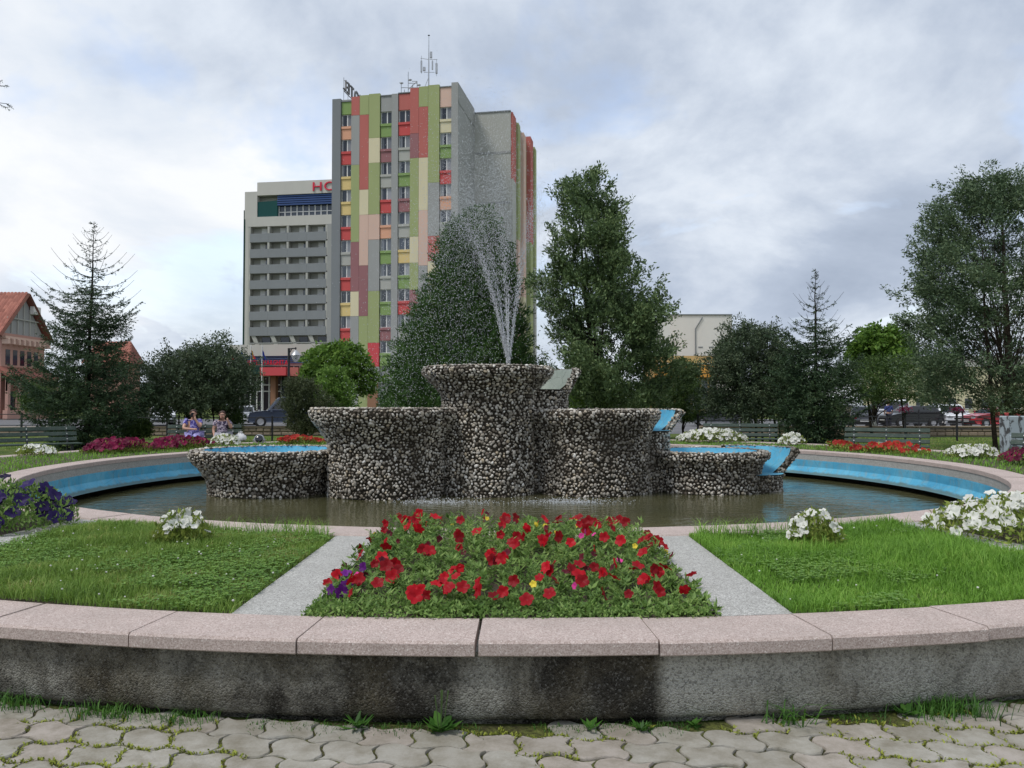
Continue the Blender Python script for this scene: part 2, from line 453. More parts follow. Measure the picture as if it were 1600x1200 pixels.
    M['olive'] = leafmat('olive_leaves', [(.1, (.035, .052, .022)), (.5, (.075, .095, .042)), (1, (.13, .14, .07))], .2)
    M['grassA'] = leafmat('grass_fresh', [(.05, (0.083, 0.173, 0.024)), (.4, (0.154, 0.314, 0.039)), (.75, (0.226, 0.405, 0.061)), (.93, (0.333, 0.451, 0.099)), (1, (0.451, 0.428, 0.187))], .35, nscale=2.6, nw=.5)
    M['grassB'] = leafmat('grass_mixed', [(.05, (0.082, 0.140, 0.026)), (.35, (0.141, 0.247, 0.040)), (.68, (0.212, 0.320, 0.061)), (.84, (0.306, 0.336, 0.099)), (.95, (0.400, 0.336, 0.165)), (1, (0.470, 0.347, 0.209))], .3, nscale=2.6, nw=.5)
    M['clover'] = leafmat('clover_leaves', [(.1, (0.088, 0.185, 0.033)), (.5, (0.147, 0.277, 0.052)), (1, (0.235, 0.370, 0.078))], .3)
    M['petleaf'] = leafmat('petunia_leaves', [(.05, (0.063, 0.123, 0.030)), (.35, (0.126, 0.224, 0.050)), (.65, (0.200, 0.314, 0.080)), (.88, (0.294, 0.403, 0.120)), (1, (0.399, 0.448, 0.190))], .3)
    M['petleaf2'] = leafmat('petunia_leaves_yellowish', [(.05, (0.091, 0.143, 0.024)), (.45, (0.195, 0.260, 0.048)), (.8, (0.325, 0.377, 0.084)), (1, (0.442, 0.468, 0.144))], .3)
    M['weed'] = leafmat('weed_leaves', [(.05, (0.028, 0.084, 0.016)), (.5, (0.063, 0.168, 0.026)), (1, (0.126, 0.266, 0.046))], .3)
    M['moss'] = leafmat('moss_tufts', [(.05, (0.095, 0.113, 0.020)), (.5, (0.227, 0.265, 0.040)), (1, (0.378, 0.416, 0.066))], .2)
    M['bark'] = plain('bark', (.075, .058, .045), .95, .35, 12, .1, bump=.8, bscale=30)
    M['barkdark'] = plain('bark_dark', (.03, .025, .02), .95, .3, 12, .1, bump=.8, bscale=30)
    M['whitewash'] = plain('whitewashed_bark', (.42, .43, .40), .95, .3, 9, .1, bump=.8, bscale=30)
    M['stem'] = plain('green_stem', (.07, .12, .035), .7, .2)

    def petal(name, c, throat, var):
        t = NT(name); f = t.math('FRACT', t.math('ADD', t.island(), t.objrand()))
        cc = t.ramp(f, [(0, sub(c, 1 - var)), (.5, c), (1, tuple(min(1, q * (1 + var)) for q in c))])
        t.base(cc); t.rough(.5); t.spec(.2)
        tr = t.n('ShaderNodeBsdfTranslucent'); t.L.new(cc, tr.inputs[0]); mx = t.n('ShaderNodeMixShader'); mx.inputs[0].default_value = .28
        t.L.new(t.b.outputs[0], mx.inputs[1]); t.L.new(tr.outputs[0], mx.inputs[2]); t.L.new(mx.outputs[0], t.out.inputs[0]); return t.m
    M['red'] = petal('petal_red', (.36, .005, .012), 0, .5)
    M['darkred'] = petal('petal_withered', (.10, .012, .02), 0, .5)
    M['white'] = petal('petal_white', (.74, .74, .68), 0, .12)
    M['magenta'] = petal('petal_magenta', (.17, .008, .045), 0, .6)
    M['violet'] = petal('petal_violet', (.16, .015, .24), 0, .4)
    M['purple'] = petal('petal_dark_purple', (.022, .011, .075), 0, .5)
    M['pink'] = petal('petal_pink', (.65, .05, .28), 0, .3)
    M['yellow'] = petal('petal_yellow', (.75, .58, .06), 0, .3)
    M['orange'] = petal('petal_orange_red', (.40, .03, .02), 0, .35)

    # furniture, vehicles, buildings
    t = NT('bench_green'); w = t.wpos()
    c = t.ramp(t.noise(2.5, w, 6, .65), [(.3, (.022, .04, .03)), (.55, (.04, .066, .05)), (.7, (.065, .085, .07))])
    c = t.mix(t.ramp(t.noise(9, t.wpos((.5, 2, 3)), 6, .7), [(.55, 0.0), (.68, .7)]), c, (.15, .145, .13)); t.base(c); t.rough(.7); M['bench'] = t.m
    M['black'] = plain('black_iron', (.018, .018, .02), .55, .2)
    M['steel'] = plain('galvanised_steel', (.42, .43, .44), .4, .12, metal=.7)
    M['bolt'] = plain('bolt_zinc', (.7, .7, .7), .35, .1, metal=.3)
    M['whitepaint'] = plain('white_paint', (.72, .72, .70), .5, .06)
    M['rubber'] = plain('tyre_rubber', (.018, .018, .018), .85, .1)
    M['rim'] = plain('alloy_rim', (.45, .45, .46), .35, .1, metal=.6)
    t = NT('car_glass'); t.base((.012, .015, .018)); t.rough(.06); t.spec(.6); M['carglass'] = t.m
    t = NT('window_glass'); t.base(t.ramp(t.objrand(), [(0, (.012, .016, .024)), (1, (.045, .055, .07))])); t.rough(.07); t.spec(.7); M['glass'] = t.m
    t = NT('sky_sheen_glass'); t.base(t.ramp(t.objrand(), [(0, (.34, .35, .38)), (1, (.62, .63, .66))])); t.rough(.25); M['sheen_glass'] = t.m  # window glass with the sky's reflection put into its pale base colour
    t = NT('curtained_glass'); t.base(t.ramp(t.objrand(), [(0, (.10, .11, .13)), (1, (.33, .34, .36))])); t.rough(.12); t.spec(.6); M['curtain'] = t.m
    M['lamp_red'] = plain('tail_lamp', (.35, .01, .01), .25, .05)
    M['lamp_clear'] = plain('lamp_glass', (.6, .62, .63), .2, .05)

    def carpaint(name, c):
        t = NT(name); t.base(c); t.rough(.28); t.spec(.5); t.b.inputs['Coat Weight'].default_value = .6; t.b.inputs['Coat Roughness'].default_value = .08
        t.rough(t.ramp(t.noise(6, t.coord()), [(.3, .25), (.8, .5)])); return t.m
    M['car_white'] = carpaint('car_paint_white', (.68, .69, .71)); M['car_red'] = carpaint('car_paint_red', (.42, .015, .025))
    M['car_black'] = carpaint('car_paint_black', (.015, .016, .018)); M['car_blue'] = carpaint('car_paint_slate', (.035, .05, .085))
    M['car_silver'] = carpaint('car_paint_silver', (.36, .38, .40)); M['car_dark'] = carpaint('car_paint_dark_grey', (.06, .065, .075))

    def facade(name, c):
        t = NT(name); w = t.wpos()
        lum = .3 * c[0] + .59 * c[1] + .11 * c[2]; c = tuple(min(.85, (q * .90 + lum * .10) * 1.12) for q in c)
        cc = t.mix(t.ramp(t.noise(.55, t.wpos((1, 1, .35)), 6, .6), [(.35, 0.0), (.8, .22)]), c, sub(c, .62))
        t.base(cc); t.rough(.9); t.spec(.2); t.bump(t.noise(25, w), .15); return t.m
    for k, c in dict(f_grey=srgb(150, 151, 148), f_grey2=srgb(122, 126, 128), f_light=srgb(166, 166, 158), f_red=srgb(180, 100, 92), f_green=srgb(152, 162, 108), f_green2=srgb(126, 152, 88), f_maroon=srgb(148, 102, 104),
                     f_cream=srgb(206, 196, 160), f_pink=srgb(204, 172, 154), f_peach=srgb(212, 156, 124), f_yellow=srgb(210, 184, 118), f_brightred=srgb(194, 78, 76),
                     f_white=srgb(182, 180, 172), f_dark=srgb(128, 132, 134), f_conc=srgb(146, 147, 144), f_teal=srgb(28, 74, 72), f_blue=srgb(62, 84, 130), f_signred=srgb(200, 40, 66), f_redcan=srgb(198, 72, 78),
                     f_dkgreen=srgb(30, 58, 52), f_brick=srgb(142, 104, 80), f_pinkwall=srgb(176, 136, 122), f_brown=srgb(110, 74, 62), f_gable=srgb(150, 150, 148), f_yel2=srgb(196, 160, 100), f_ochre=srgb(186, 130, 40),
                     f_offwhite=srgb(212, 209, 203), f_stone=srgb(132, 118, 100), f_signgrey=srgb(112, 112, 114)).items(): M[k] = facade(k, c)
    t = NT('roof_tile'); w = t.wpos(); c = t.ramp(t.math('FRACT', t.math('ADD', t.objrand(), t.island())), [(0, (.24, .085, .06)), (.5, (.33, .12, .085)), (1, (.40, .155, .11))])
    c = t.mix(t.ramp(t.noise(.7, w, 5), [(.4, 0.0), (.8, .35)]), c, (.16, .06, .045)); t.base(c); t.rough(.85); M['tile'] = t.m
    t = NT('peeling_paint'); w = t.wpos(); c = t.mix(t.ramp(t.noise(6, t.wpos((1, 1, .5)), 6, .7, .6), [(.50, 0.0), (.56, 1.0)]), (.33, .38, .40), (.055, .055, .055)); t.base(c); t.rough(.8); M['peel'] = t.m
    # people
    M['skin'] = plain('skin', (.50, .29, .21), .55, .1, 20)
    M['hair'] = plain('hair_brown', (.055, .028, .018), .6, .3, 30)
    def cloth(name, a, b, c):
        t = NT(name); f = t.noise(11, t.coord(), 4, .6, .8); t.base(t.ramp(f, [(.38, a), (.5, b), (.6, c)], 'CONSTANT')); t.rough(.9); return t.m
    M['dress'] = cloth('floral_blue_dress', (.05, .04, .22), (.30, .28, .55), (.08, .05, .30)); M['blouse'] = cloth('floral_dark_blouse', (.035, .025, .06), (.42, .36, .42), (.06, .04, .09))
    M['skirt'] = cloth('lilac_skirt', (.22, .20, .42), (.36, .34, .60), (.10, .09, .30)); M['bluecloth'] = plain('blue_shirt', (.035, .05, .16), .9); M['darkcloth'] = plain('dark_trousers', (.025, .025, .035), .9)
    M['greycloth'] = plain('grey_sleeve', (.30, .30, .34), .9)
    M['shoe'] = plain('shoe_dark', (.03, .025, .02), .6)
    M['plastic_white'] = plain('white_plastic', (.70, .70, .70), .4, .08)
    for nm, c in dict(flag_blue=(.02, .04, .25), flag_yellow=(.70, .48, .04), flag_red=(.50, .02, .03)).items(): M[nm] = plain(nm, c, .8, .05)


mk()
# ------------------------------------------------------------------ ground, paving, planter ring, basin
CX, CY = 0.0, 14.65                      # centre of the round basin
R_IN, R_RIM, R_BED, R_OUT = 7.85, 8.25, 10.66, 11.06
ZTOP, ZW = .43, -.20                     # coping top, water level


def annulus(name, mat, r0, rfun, z, seg=96, rings=1):
    V = []; F_ = []
    for j in range(seg):
        a = 2 * math.pi * j / seg
        for i in range(rings + 1):
            r1 = rfun(a); r = r0 + (r1 - r0) * (i / rings) ** 3
            V.append((CX + r * math.cos(a), CY + r * math.sin(a), z))
    k = rings + 1
    for j in range(seg):
        j2 = (j + 1) % seg
        for i in range(rings): F_.append((j * k + i, j * k + i + 1, j2 * k + i + 1, j2 * k + i))
    me = bpy.data.meshes.new(name); me.from_pydata(V, [], F_); me.materials.append(mat); me.update()
    return tag(link(name, me), kind='structure')


annulus('ground', M['lawn'], 10.9, lambda a: 1800.0, 0.0, 96, 10)
pave = annulus('pavement', M['joint'], 10.95, lambda a: 13.4 + 7.5 * max(0, -math.sin(a)) ** .7, .010)
mb = MB().add([(-90, 41, .012), (90, 41, .012), (90, 84, .012), (-90, 84, .012)], [(0, 1, 2, 3)])
tag(mb.build('parking_lot', M['asphalt']), kind='structure')


def pavers():
    # wavy interlocking concrete pavers: every edge a sine, so copies tessellate
    LX, LY, A = .235, .185, .020
    variants = []
    for v in range(6):
        sg = 1 if v < 3 else -1; rs = np.random.default_rng(v); n = 8; pts = []
        gx, gy = LX / 2 - .006, LY / 2 - .006
        wav = lambda t: A * math.sin(2 * math.pi * t)
        for i in range(n): t = i / n; pts.append((-gx + 2 * gx * t, -gy + sg * wav(t)))
        for i in range(n): t = i / n; pts.append((gx + wav(t), -gy + 2 * gy * t))
        for i in range(n): t = 1 - i / n; pts.append((-gx + 2 * gx * t, gy + sg * wav(t)))
        for i in range(n): t = 1 - i / n; pts.append((-gx + wav(t), -gy + 2 * gy * t))
        pts = [(x + rs.normal(0, .0012), y + rs.normal(0, .0012)) for x, y in pts]
        m = len(pts); V = []
        for s_, z in ((1, -.02), (1, .006), (.972, .0125)):
            V += [(x * s_, y * s_, z + (rs.normal(0, .0008) if z > .01 else 0)) for x, y in pts]
        F_ = []
        for q in range(2): F_ += [(q * m + i, q * m + (i + 1) % m, (q + 1) * m + (i + 1) % m, (q + 1) * m + i) for i in range(m)]
        F_.append(tuple(range(2 * m, 3 * m)))
        me = bpy.data.meshes.new('paver'); me.from_pydata(V, [], F_); me.materials.append(M['paver']); me.update(); variants.append(me)
    ang = R(-8.5); ca, sa = math.cos(ang), math.sin(ang); n = 0; cand = []
    for i in range(-18, 19):
        for j in range(-10, 14):
            lx, ly = i * LX + (LX / 2 if j % 2 else 0), j * LY
            x, y = lx * ca - ly * sa, 3.3 + lx * sa + ly * ca
            r = math.hypot(x - CX, y - CY)
            if r < 11.015 or y < 2.55 or abs(x) > 3.6: continue
            cand.append((r, x, y, j % 2))
    cand.sort(); cand = cand[:298]
    for r, x, y, par in cand:
        o = link('paver', random.choice(variants[par * 3:par * 3 + 3]), pave, (x, y, .006 + random.uniform(-.004, .005)), ang + random.uniform(-.025, .025) + random.choice((0, math.pi)))
        o.rotation_euler.x = random.uniform(-.02, .02); o.rotation_euler.y = random.uniform(-.02, .02)


pavers()

# planter ring ------------------------------------------------------
ring = empty('planter_wall', (CX, CY, 0), 0, 'round roughcast planter wall with pink terrazzo coping around the fountain', 'planter')
seg = 192
MB().lathe([(10.90, -.1), (10.905, .032), (10.955, .042), (10.978, .07), (10.99, .2), (10.985, ZTOP - .071)], seg).build('wall', M['roughcast'], ring, True)
MB().lathe([(10.62, ZTOP - .071), (10.60, .2), (10.60, -.05)], seg).build('inner_face', M['strip'], ring, True)


def arc_slab(name, r0, r1, z0, z1, da, gap, mat, bev=.012, nseg=5):
    """slab of a ring around the local origin, centred on angle 0"""
    a = da / 2 - gap / ((r0 + r1) / 2) / 2
    prof = [(r0, z0), (r1 - bev * .5, z0), (r1, z0 + bev * .5), (r1, z1 - bev), (r1 - bev, z1), (r0 + bev * .6, z1), (r0, z1 - bev * .6)]
    V = []; k = len(prof)
    for j in range(nseg + 1):
        t = -a + 2 * a * j / nseg
        for r, z in prof: V.append((r * math.cos(t), r * math.sin(t), z))
    F_ = [(j * k + i, j * k + (i + 1) % k, (j + 1) * k + (i + 1) % k, (j + 1) * k + i) for j in range(nseg) for i in range(k)]
    F_ = [f[::-1] for f in F_] + [tuple(range(k)), tuple(range(nseg * k, nseg * k + k))[::-1]]
    me = bpy.data.meshes.new(name); me.from_pydata(V, [], F_); me.materials.append(mat); me.update(); return me


NS = 84
me_s = arc_slab('coping_slab', R_BED, R_OUT, ZTOP - .07, ZTOP, 2 * math.pi / NS, .011, M['terrazzo'])
a_off = -math.pi / 2 - .16 / 11.0
for i in range(NS):
    o = link('coping_slab', me_s, ring, (0, 0, random.uniform(-.004, .004)), a_off + (i + .5) * 2 * math.pi / NS + random.uniform(-.0004, .0004))
    k = random.uniform(-.012, .012); o.location.x = k * math.cos(o.rotation_euler.z); o.location.y = k * math.sin(o.rotation_euler.z)

basin = empty('fountain_basin', (CX, CY, 0), 0, 'wide round pool basin painted blue inside with pale stone rim', 'basin')
MB().lathe([(7.842, ZTOP - .071), (7.845, .225)], seg).build('rim_band', M['strip'], basin, True)
MB().lathe([(7.845, .225), (7.843, .20), (7.842, .075), (7.84, .065), (7.72, -.085), (7.70, -.095), (8.10, -.10)], seg).build('blue_ledge', M['blue'], basin)
MB().lathe([(8.10, -.10), (8.12, -.6), (0.01, -.62)], seg).build('basin_shell', M['mortar'], basin)
MB().lathe([(8.24, ZTOP - .071), (8.24, .1)], seg).build('outer_face', M['strip'], basin)
NR = 52
me_r = arc_slab('rim_slab', 7.83, R_RIM, ZTOP - .07, ZTOP + .004, 2 * math.pi / NR, .009, M['terrazzo'])
for i in range(NR):
    link('rim_slab', me_r, basin, (0, 0, random.uniform(-.003, .003)), (i + .37) * 2 * math.pi / NR)
wm = MB().lathe([(8.11, ZW), (6.0, ZW), (3.0, ZW), (0.0, ZW)], 96).build('water', M['water'], None, True, (CX, CY, 0)); tag(wm, kind='structure')

# soil in the planter, concrete strips between the beds
annulus('soil', M['soil'], 8.235, lambda a: 10.63, ZTOP - .03)


def strip_quad(name, pts):
    m = MB(); n = len(pts)
    V = [(x, y, ZTOP - .06) for x, y in pts] + [(x, y, ZTOP - .006) for x, y in pts]
    m.add(V, [tuple(range(n, 2 * n))] + [(i, (i + 1) % n, (i + 1) % n + n, i + n) for i in range(n)])
    return tag(m.build(name, M['strip']), kind='structure')


def yc(x, r): return CY - math.sqrt(r * r - (x - CX) ** 2)


S1 = 1.07; S2 = 1.45
for sx in (-1, 1):
    p = [(sx * S1, yc(S1, R_BED - .006)), (sx * S2, yc(S2, R_BED - .006)), (sx * S2, yc(S2, R_RIM + .006)), (sx * S1, yc(S1, R_RIM + .006))]
    strip_quad('path_strip', p if sx > 0 else p[::-1])
# outer pair of strips (run to the wall on both sides of the lawns)
LQ = ((-4.02, yc(4.02, R_BED - .006)), (-3.80, yc(3.80, R_RIM + .006)))
strip_quad('path_strip', [(-4.40, yc(4.40, R_BED - .006)), LQ[0], LQ[1], (-4.12, yc(4.12, R_RIM + .006))])
RQ = ((3.80, yc(3.80, R_BED - .006)), (3.42, yc(3.42, R_RIM + .006)))
strip_quad('path_strip', [RQ[0], (4.15, yc(4.15, R_BED - .006)), (3.74, yc(3.74, R_RIM + .006)), RQ[1]])

# ------------------------------------------------------------------ fountain
fountain = empty('fountain', (0, 15.4, ZW), 0, 'tiered pebble-clad fountain of stepped round bowls standing in the pool', 'fountain')
FO = Vector((0, 15.4, ZW))
PEB_MESH = []


def ico():
    import bmesh
    bm = bmesh.new(); bmesh.ops.create_icosphere(bm, subdivisions=1, radius=1)
    V = np.array([v.co[:] for v in bm.verts]); F_ = np.array([[v.index for v in f.verts] for f in bm.faces]); bm.free(); return V, F_


ICO_V, ICO_F = ico()
pebble_pool = []                         # (facing score, size, bowl object, position, rotation matrix, scale) candidates for single pebbles


def frame_of(nrm):
    n = Vector(nrm).normalized(); t = n.cross(Vector((0, 0, 1)))
    if t.length < .1: t = Vector((1, 0, 0))
    t.normalize(); b = n.cross(t); return t, b, n


def scatter_profile(prof, cx, cy, skip=None, spacing=.068, a_rng=(0, 2 * math.pi)):
    """jittered hexagonal rows of pebble seats over a lathed profile; yields position, normal"""
    out = []; row = 0; carry = 0.0
    for (r0, z0), (r1, z1) in zip(prof[:-1], prof[1:]):
        L_ = math.hypot(r1 - r0, z1 - z0); tx, tz = (r1 - r0) / L_, (z1 - z0) / L_; nx, nz = tz, -tx
        s_ = carry
        while s_ < L_:
            r, z = r0 + tx * s_, z0 + tz * s_; cnt = max(3, int(r * (a_rng[1] - a_rng[0]) / spacing))
            for k in range(cnt):
                a = a_rng[0] + (k + .5 * (row % 2) + random.uniform(-.3, .3)) / cnt * (a_rng[1] - a_rng[0]); j = random.uniform(-.32, .32) * spacing
                rr, zz = r + tx * j, z + tz * j
                if skip and skip(a, zz): continue
                ca, sa = math.cos(a), math.sin(a)
                out.append((Vector((cx + rr * ca, cy + rr * sa, zz)), Vector((nx * ca, nx * sa, nz))))
            s_ += spacing * .82; row += 1
        carry = s_ - L_
    return out


def clad(owner, seats, inside=None, size=(.0195, .039)):
    """pebbles on the seats: the big ones that face the camera are offered as single pebbles, the rest joined"""
    T = []
    for p, nv in seats:
        if inside and inside(p): continue
        s_ = (size[0] + (size[1] - size[0]) * random.random() ** 1.2) * (1 if random.random() < .9 else 1.22)
        t, b, n = frame_of(nv); th = random.uniform(0, 6.28)
        u = t * math.cos(th) + b * math.sin(th); v = n.cross(u)
        sc = (s_ * random.uniform(.95, 1.3), s_ * random.uniform(.7, .98), s_ * random.uniform(.45, .72))
        T.append((p + n * sc[2] * random.uniform(-.05, .35), u, v, n, sc))
    T2 = []
    for q in T:
        wp = q[0]; d = (Vector((0, 0, CAMH)) - wp).normalized().dot(q[3])
        if d > .72 and wp.z > ZW + .05: pebble_pool.append((q[4][0] * q[4][1], owner, q))
        else: T2.append(q)
    owner['_rest'] = 0
    REST.setdefault(owner.name, (owner, []))[1].extend(T2)


REST = {}


def pebble_geo(q, seed):
    rs = np.random.default_rng(seed); V = ICO_V * (1 + rs.normal(0, .11, (len(ICO_V), 1)))
    p, u, v, n, sc = q
    Mx = np.array([u, v, n]).T * np.array(sc)
    return V @ Mx.T + np.array(p)


def bowl(cx, cy, rb, rr, zt, flare, lining, th=.2, name='bowl'):
    """flared bowl: stem radius rb, rim radius rr, rim height zt, flare height"""
    z0 = ZW - .25; zf = zt - flare
    prof = [(rb * 1.0, z0), (rb * .995, zf - .12), (rb * 1.015, zf), (rb + (rr - rb) * .35, zf + flare * .3), (rb + (rr - rb) * .8, zf + flare * .62), (rr - .01, zt - .13), (rr, zt - .05), (rr - .05, zt), (rr - th, zt + .005)]
    m = MB().lathe([(r - .012, z) for r, z in prof[:-1]] + [prof[-1]], 72, cx=cx, cy=cy)
    o = m.build(name, M['mortar'], fountain, True); o.location = -FO
    ri = rr - th
    inn = [(ri, zt + .005), (ri - .02, zt - .06), (ri - .3 * (rr - rb) - .05, zt - flare * .55), (rb * .75, zt - flare * .85), (0.01, zt - flare * .9)]
    MB().lathe(inn, 72, cx=cx, cy=cy).build('lining', lining, o, True)
    return o, prof


def in_cyl(lst):
    return lambda p: any((p.x - q[0]) ** 2 + (p.y - q[1]) ** 2 < q[2] * q[2] and (q[4] if len(q) > 4 else -9) < p.z < q[3] for q in lst)


C_TOP = (-.47, 15.4, .90, 1.28, Zat(570, 14.2), .52)
C_ML = (-2.40, 15.2, 1.12, 1.47, Zat(639, 13.8), .62)
C_MR = (1.58, 15.62, 1.12, 1.34, Zat(641, 14.3), .50)
C_LL = (-4.75, 15.5, 1.15, 1.50, Zat(709, 14.1), .55)
C_LR = (3.92, 15.9, 1.05, 1.22, Zat(709, 14.8), .30)
specs = [(C_TOP, M['mortar']), (C_ML, M['mortar']), (C_MR, M['mortar']), (C_LL, M['blue']), (C_LR, M['blue'])]
cyl = [(c[0], c[1], c[2] - .06, c[4]) for c, _ in specs]
for i, (c, lin) in enumerate(specs):
    o, prof = bowl(*c[:2], c[2], c[3], c[4], c[5], lin, .24 if i else .22)
    others = [cyl[j] for j in range(5) if j != i]
    clad(o, scatter_profile(prof, c[0], c[1]), in_cyl(others))


def rimc(c): return (c[0], c[1], c[3] - .12, c[4] + .5, c[4] - .30)


def spout(cx, cy, rb, rr, zt, zn, flare, lining, th, a_cut, main, a_end, zbase=ZW - .25):
    """small overflow bowl: its camera side is cut open down to zn, showing the painted lining"""
    a0, a1 = a_cut
    zf = zt - flare
    prof = [(rb, zbase), (rb, zf - .05), (rb + .03, zf), (rb + (rr - rb) * .45, zf + flare * .35), (rb + (rr - rb) * .85, zf + flare * .7), (rr, zt - .07), (rr - .03, zt), (rr - th, zt + .005)]
    inn = [(rr - th, zt + .005), (rr - th - .02, zt - .05), (rb + (rr - rb) * .85 - th, zf + flare * .7), (rb + (rr - rb) * .45 - th, zf + flare * .35), (max(.1, rb - th), zn), (0.01, zn)]
    full0, full1 = a1, a_end        # the standing part
    m = MB(); m.lathe(prof, 48, full0, full1, cx, cy)
    # low front below the notch
    rn = np.interp(zn, [p[1] for p in prof[:-1]], [p[0] for p in prof[:-1]])
    low = [p for p in prof if p[1] < zn - .02] + [(rn, zn)]
    m.lathe(low, 24, a0, a1, cx, cy)
    # end faces of the cut
    for a in (a1,):
        poly = [p for p in prof if p[1] > zn + .02] + [p for p in inn[1:] if p[1] > zn + .02] + [(max(.1, rb - th), zn), (rn, zn)]
        vs_ = [(cx + r * math.cos(a), cy + r * math.sin(a), z) for r, z in poly]
        m.add(vs_, [tuple(range(len(vs_)))])
    o = m.build('overflow_spout', M['mortar'], fountain); o.location = -FO
    MB().lathe(inn, 60, full0, full1, cx, cy).add([], []).lathe([(max(.1, rb - th), zn), (0.01, zn)], 24, a0, a1, cx, cy).lathe([(rn - .02, zn), (max(.1, rb - th), zn)], 24, a0, a1, cx, cy).build('lining', lining, o, True)
    sk = lambda a, z: z > zn - .02 and (a0 < (a + math.pi) % (2 * math.pi) - math.pi < a1)
    seats = scatter_profile(prof, cx, cy, sk, .063)
    for a in (a1,):                          # pebbles set in the cut ends
        nv = Vector((math.sin(a), -math.cos(a), 0)) * (1 if a == a1 else -1) * -1
        for _ in range(46):
            z = random.uniform(zn, zt); ro = np.interp(z, [p[1] for p in prof[1:7]], [p[0] for p in prof[1:7]]); r = ro - random.uniform(0.02, th * .95)
            seats.append((Vector((cx + r * math.cos(a), cy + r * math.sin(a), z)), nv))
    clad(o, seats, in_cyl(main), (.0195, .039))


spout(.42, 15.95, .70, .97, Zat(574, 15.3), Zat(608, 15.2), .50, M['faded'], .16, (R(-172), R(-8)), [rimc(C_TOP), cyl[0], cyl[2]], R(125))
spout(2.52, 16.0, .66, .95, Zat(641, 15.4), Zat(673, 15.5), .44, M['blue'], .16, (R(-150), R(-8)), [rimc(C_MR), cyl[2], cyl[4]], R(121))
spout(4.75, 15.92, .66, 1.02, Zat(702, 15.4), Zat(741, 15.5), .52, M['blue'], .17, (R(-150), R(-8)), [rimc(C_LR), cyl[4]], R(105))

pebble_pool.sort(key=lambda q: -q[0])
single, rest = pebble_pool[:300], pebble_pool[300:]
for _, ow, q in rest: REST[ow.name][1].append(q)
pm = []
for s_ in range(8):
    V = ICO_V * (1 + np.random.default_rng(s_).normal(0, .11, (len(ICO_V), 1))); pm.append(np_mesh('pebble', V, ICO_F, M['pebble'], True))
for _, ow, (p, u, v, n, sc) in single:
    o = link('pebble', random.choice(pm), ow)
    o.matrix_local = Matrix(((u.x * sc[0], v.x * sc[1], n.x * sc[2], p.x), (u.y * sc[0], v.y * sc[1], n.y * sc[2], p.y), (u.z * sc[0], v.z * sc[1], n.z * sc[2], p.z), (0, 0, 0, 1)))
sd = 0
for ow, T in REST.values():
    del ow['_rest']
    Vs = []
    for q in T: Vs.append(pebble_geo(q, sd)); sd += 1
    V = np.concatenate(Vs); F_ = (ICO_F[None] + np.arange(len(T))[:, None, None] * len(ICO_V)).reshape(-1, 3)
    tag(link('pebble_cladding', np_mesh('pebble_cladding', V, F_, M['pebble'], True), ow), kind='stuff')


# ------------------------------------------------------------------ water jets and splashes
def drops(name, pos, rad, stretch=None, label=None, cat=None):
    n = len(pos); O = np.array([(1, 1, 1), (1, -1, -1), (-1, 1, -1), (-1, -1, 1)], float) * .75
    Fo = np.array([(0, 1, 2), (0, 3, 1), (0, 2, 3), (1, 3, 2)])
    V = O[None] * rad[:, None, None]
    if stretch is not None:
        V = V + (O[None] @ stretch[:, :, None]) * stretch[:, None, :] / np.maximum(np.linalg.norm(stretch, axis=1), 1e-6)[:, None, None] * rad[:, None, None]
    V = V + pos[:, None, :]
    F_ = (Fo[None] + np.arange(n)[:, None, None] * 4).reshape(-1, 3)
    o = link(name, np_mesh(name, V.reshape(-1, 3), F_, M['drop'], True)); return tag(o, label, cat, kind='stuff')


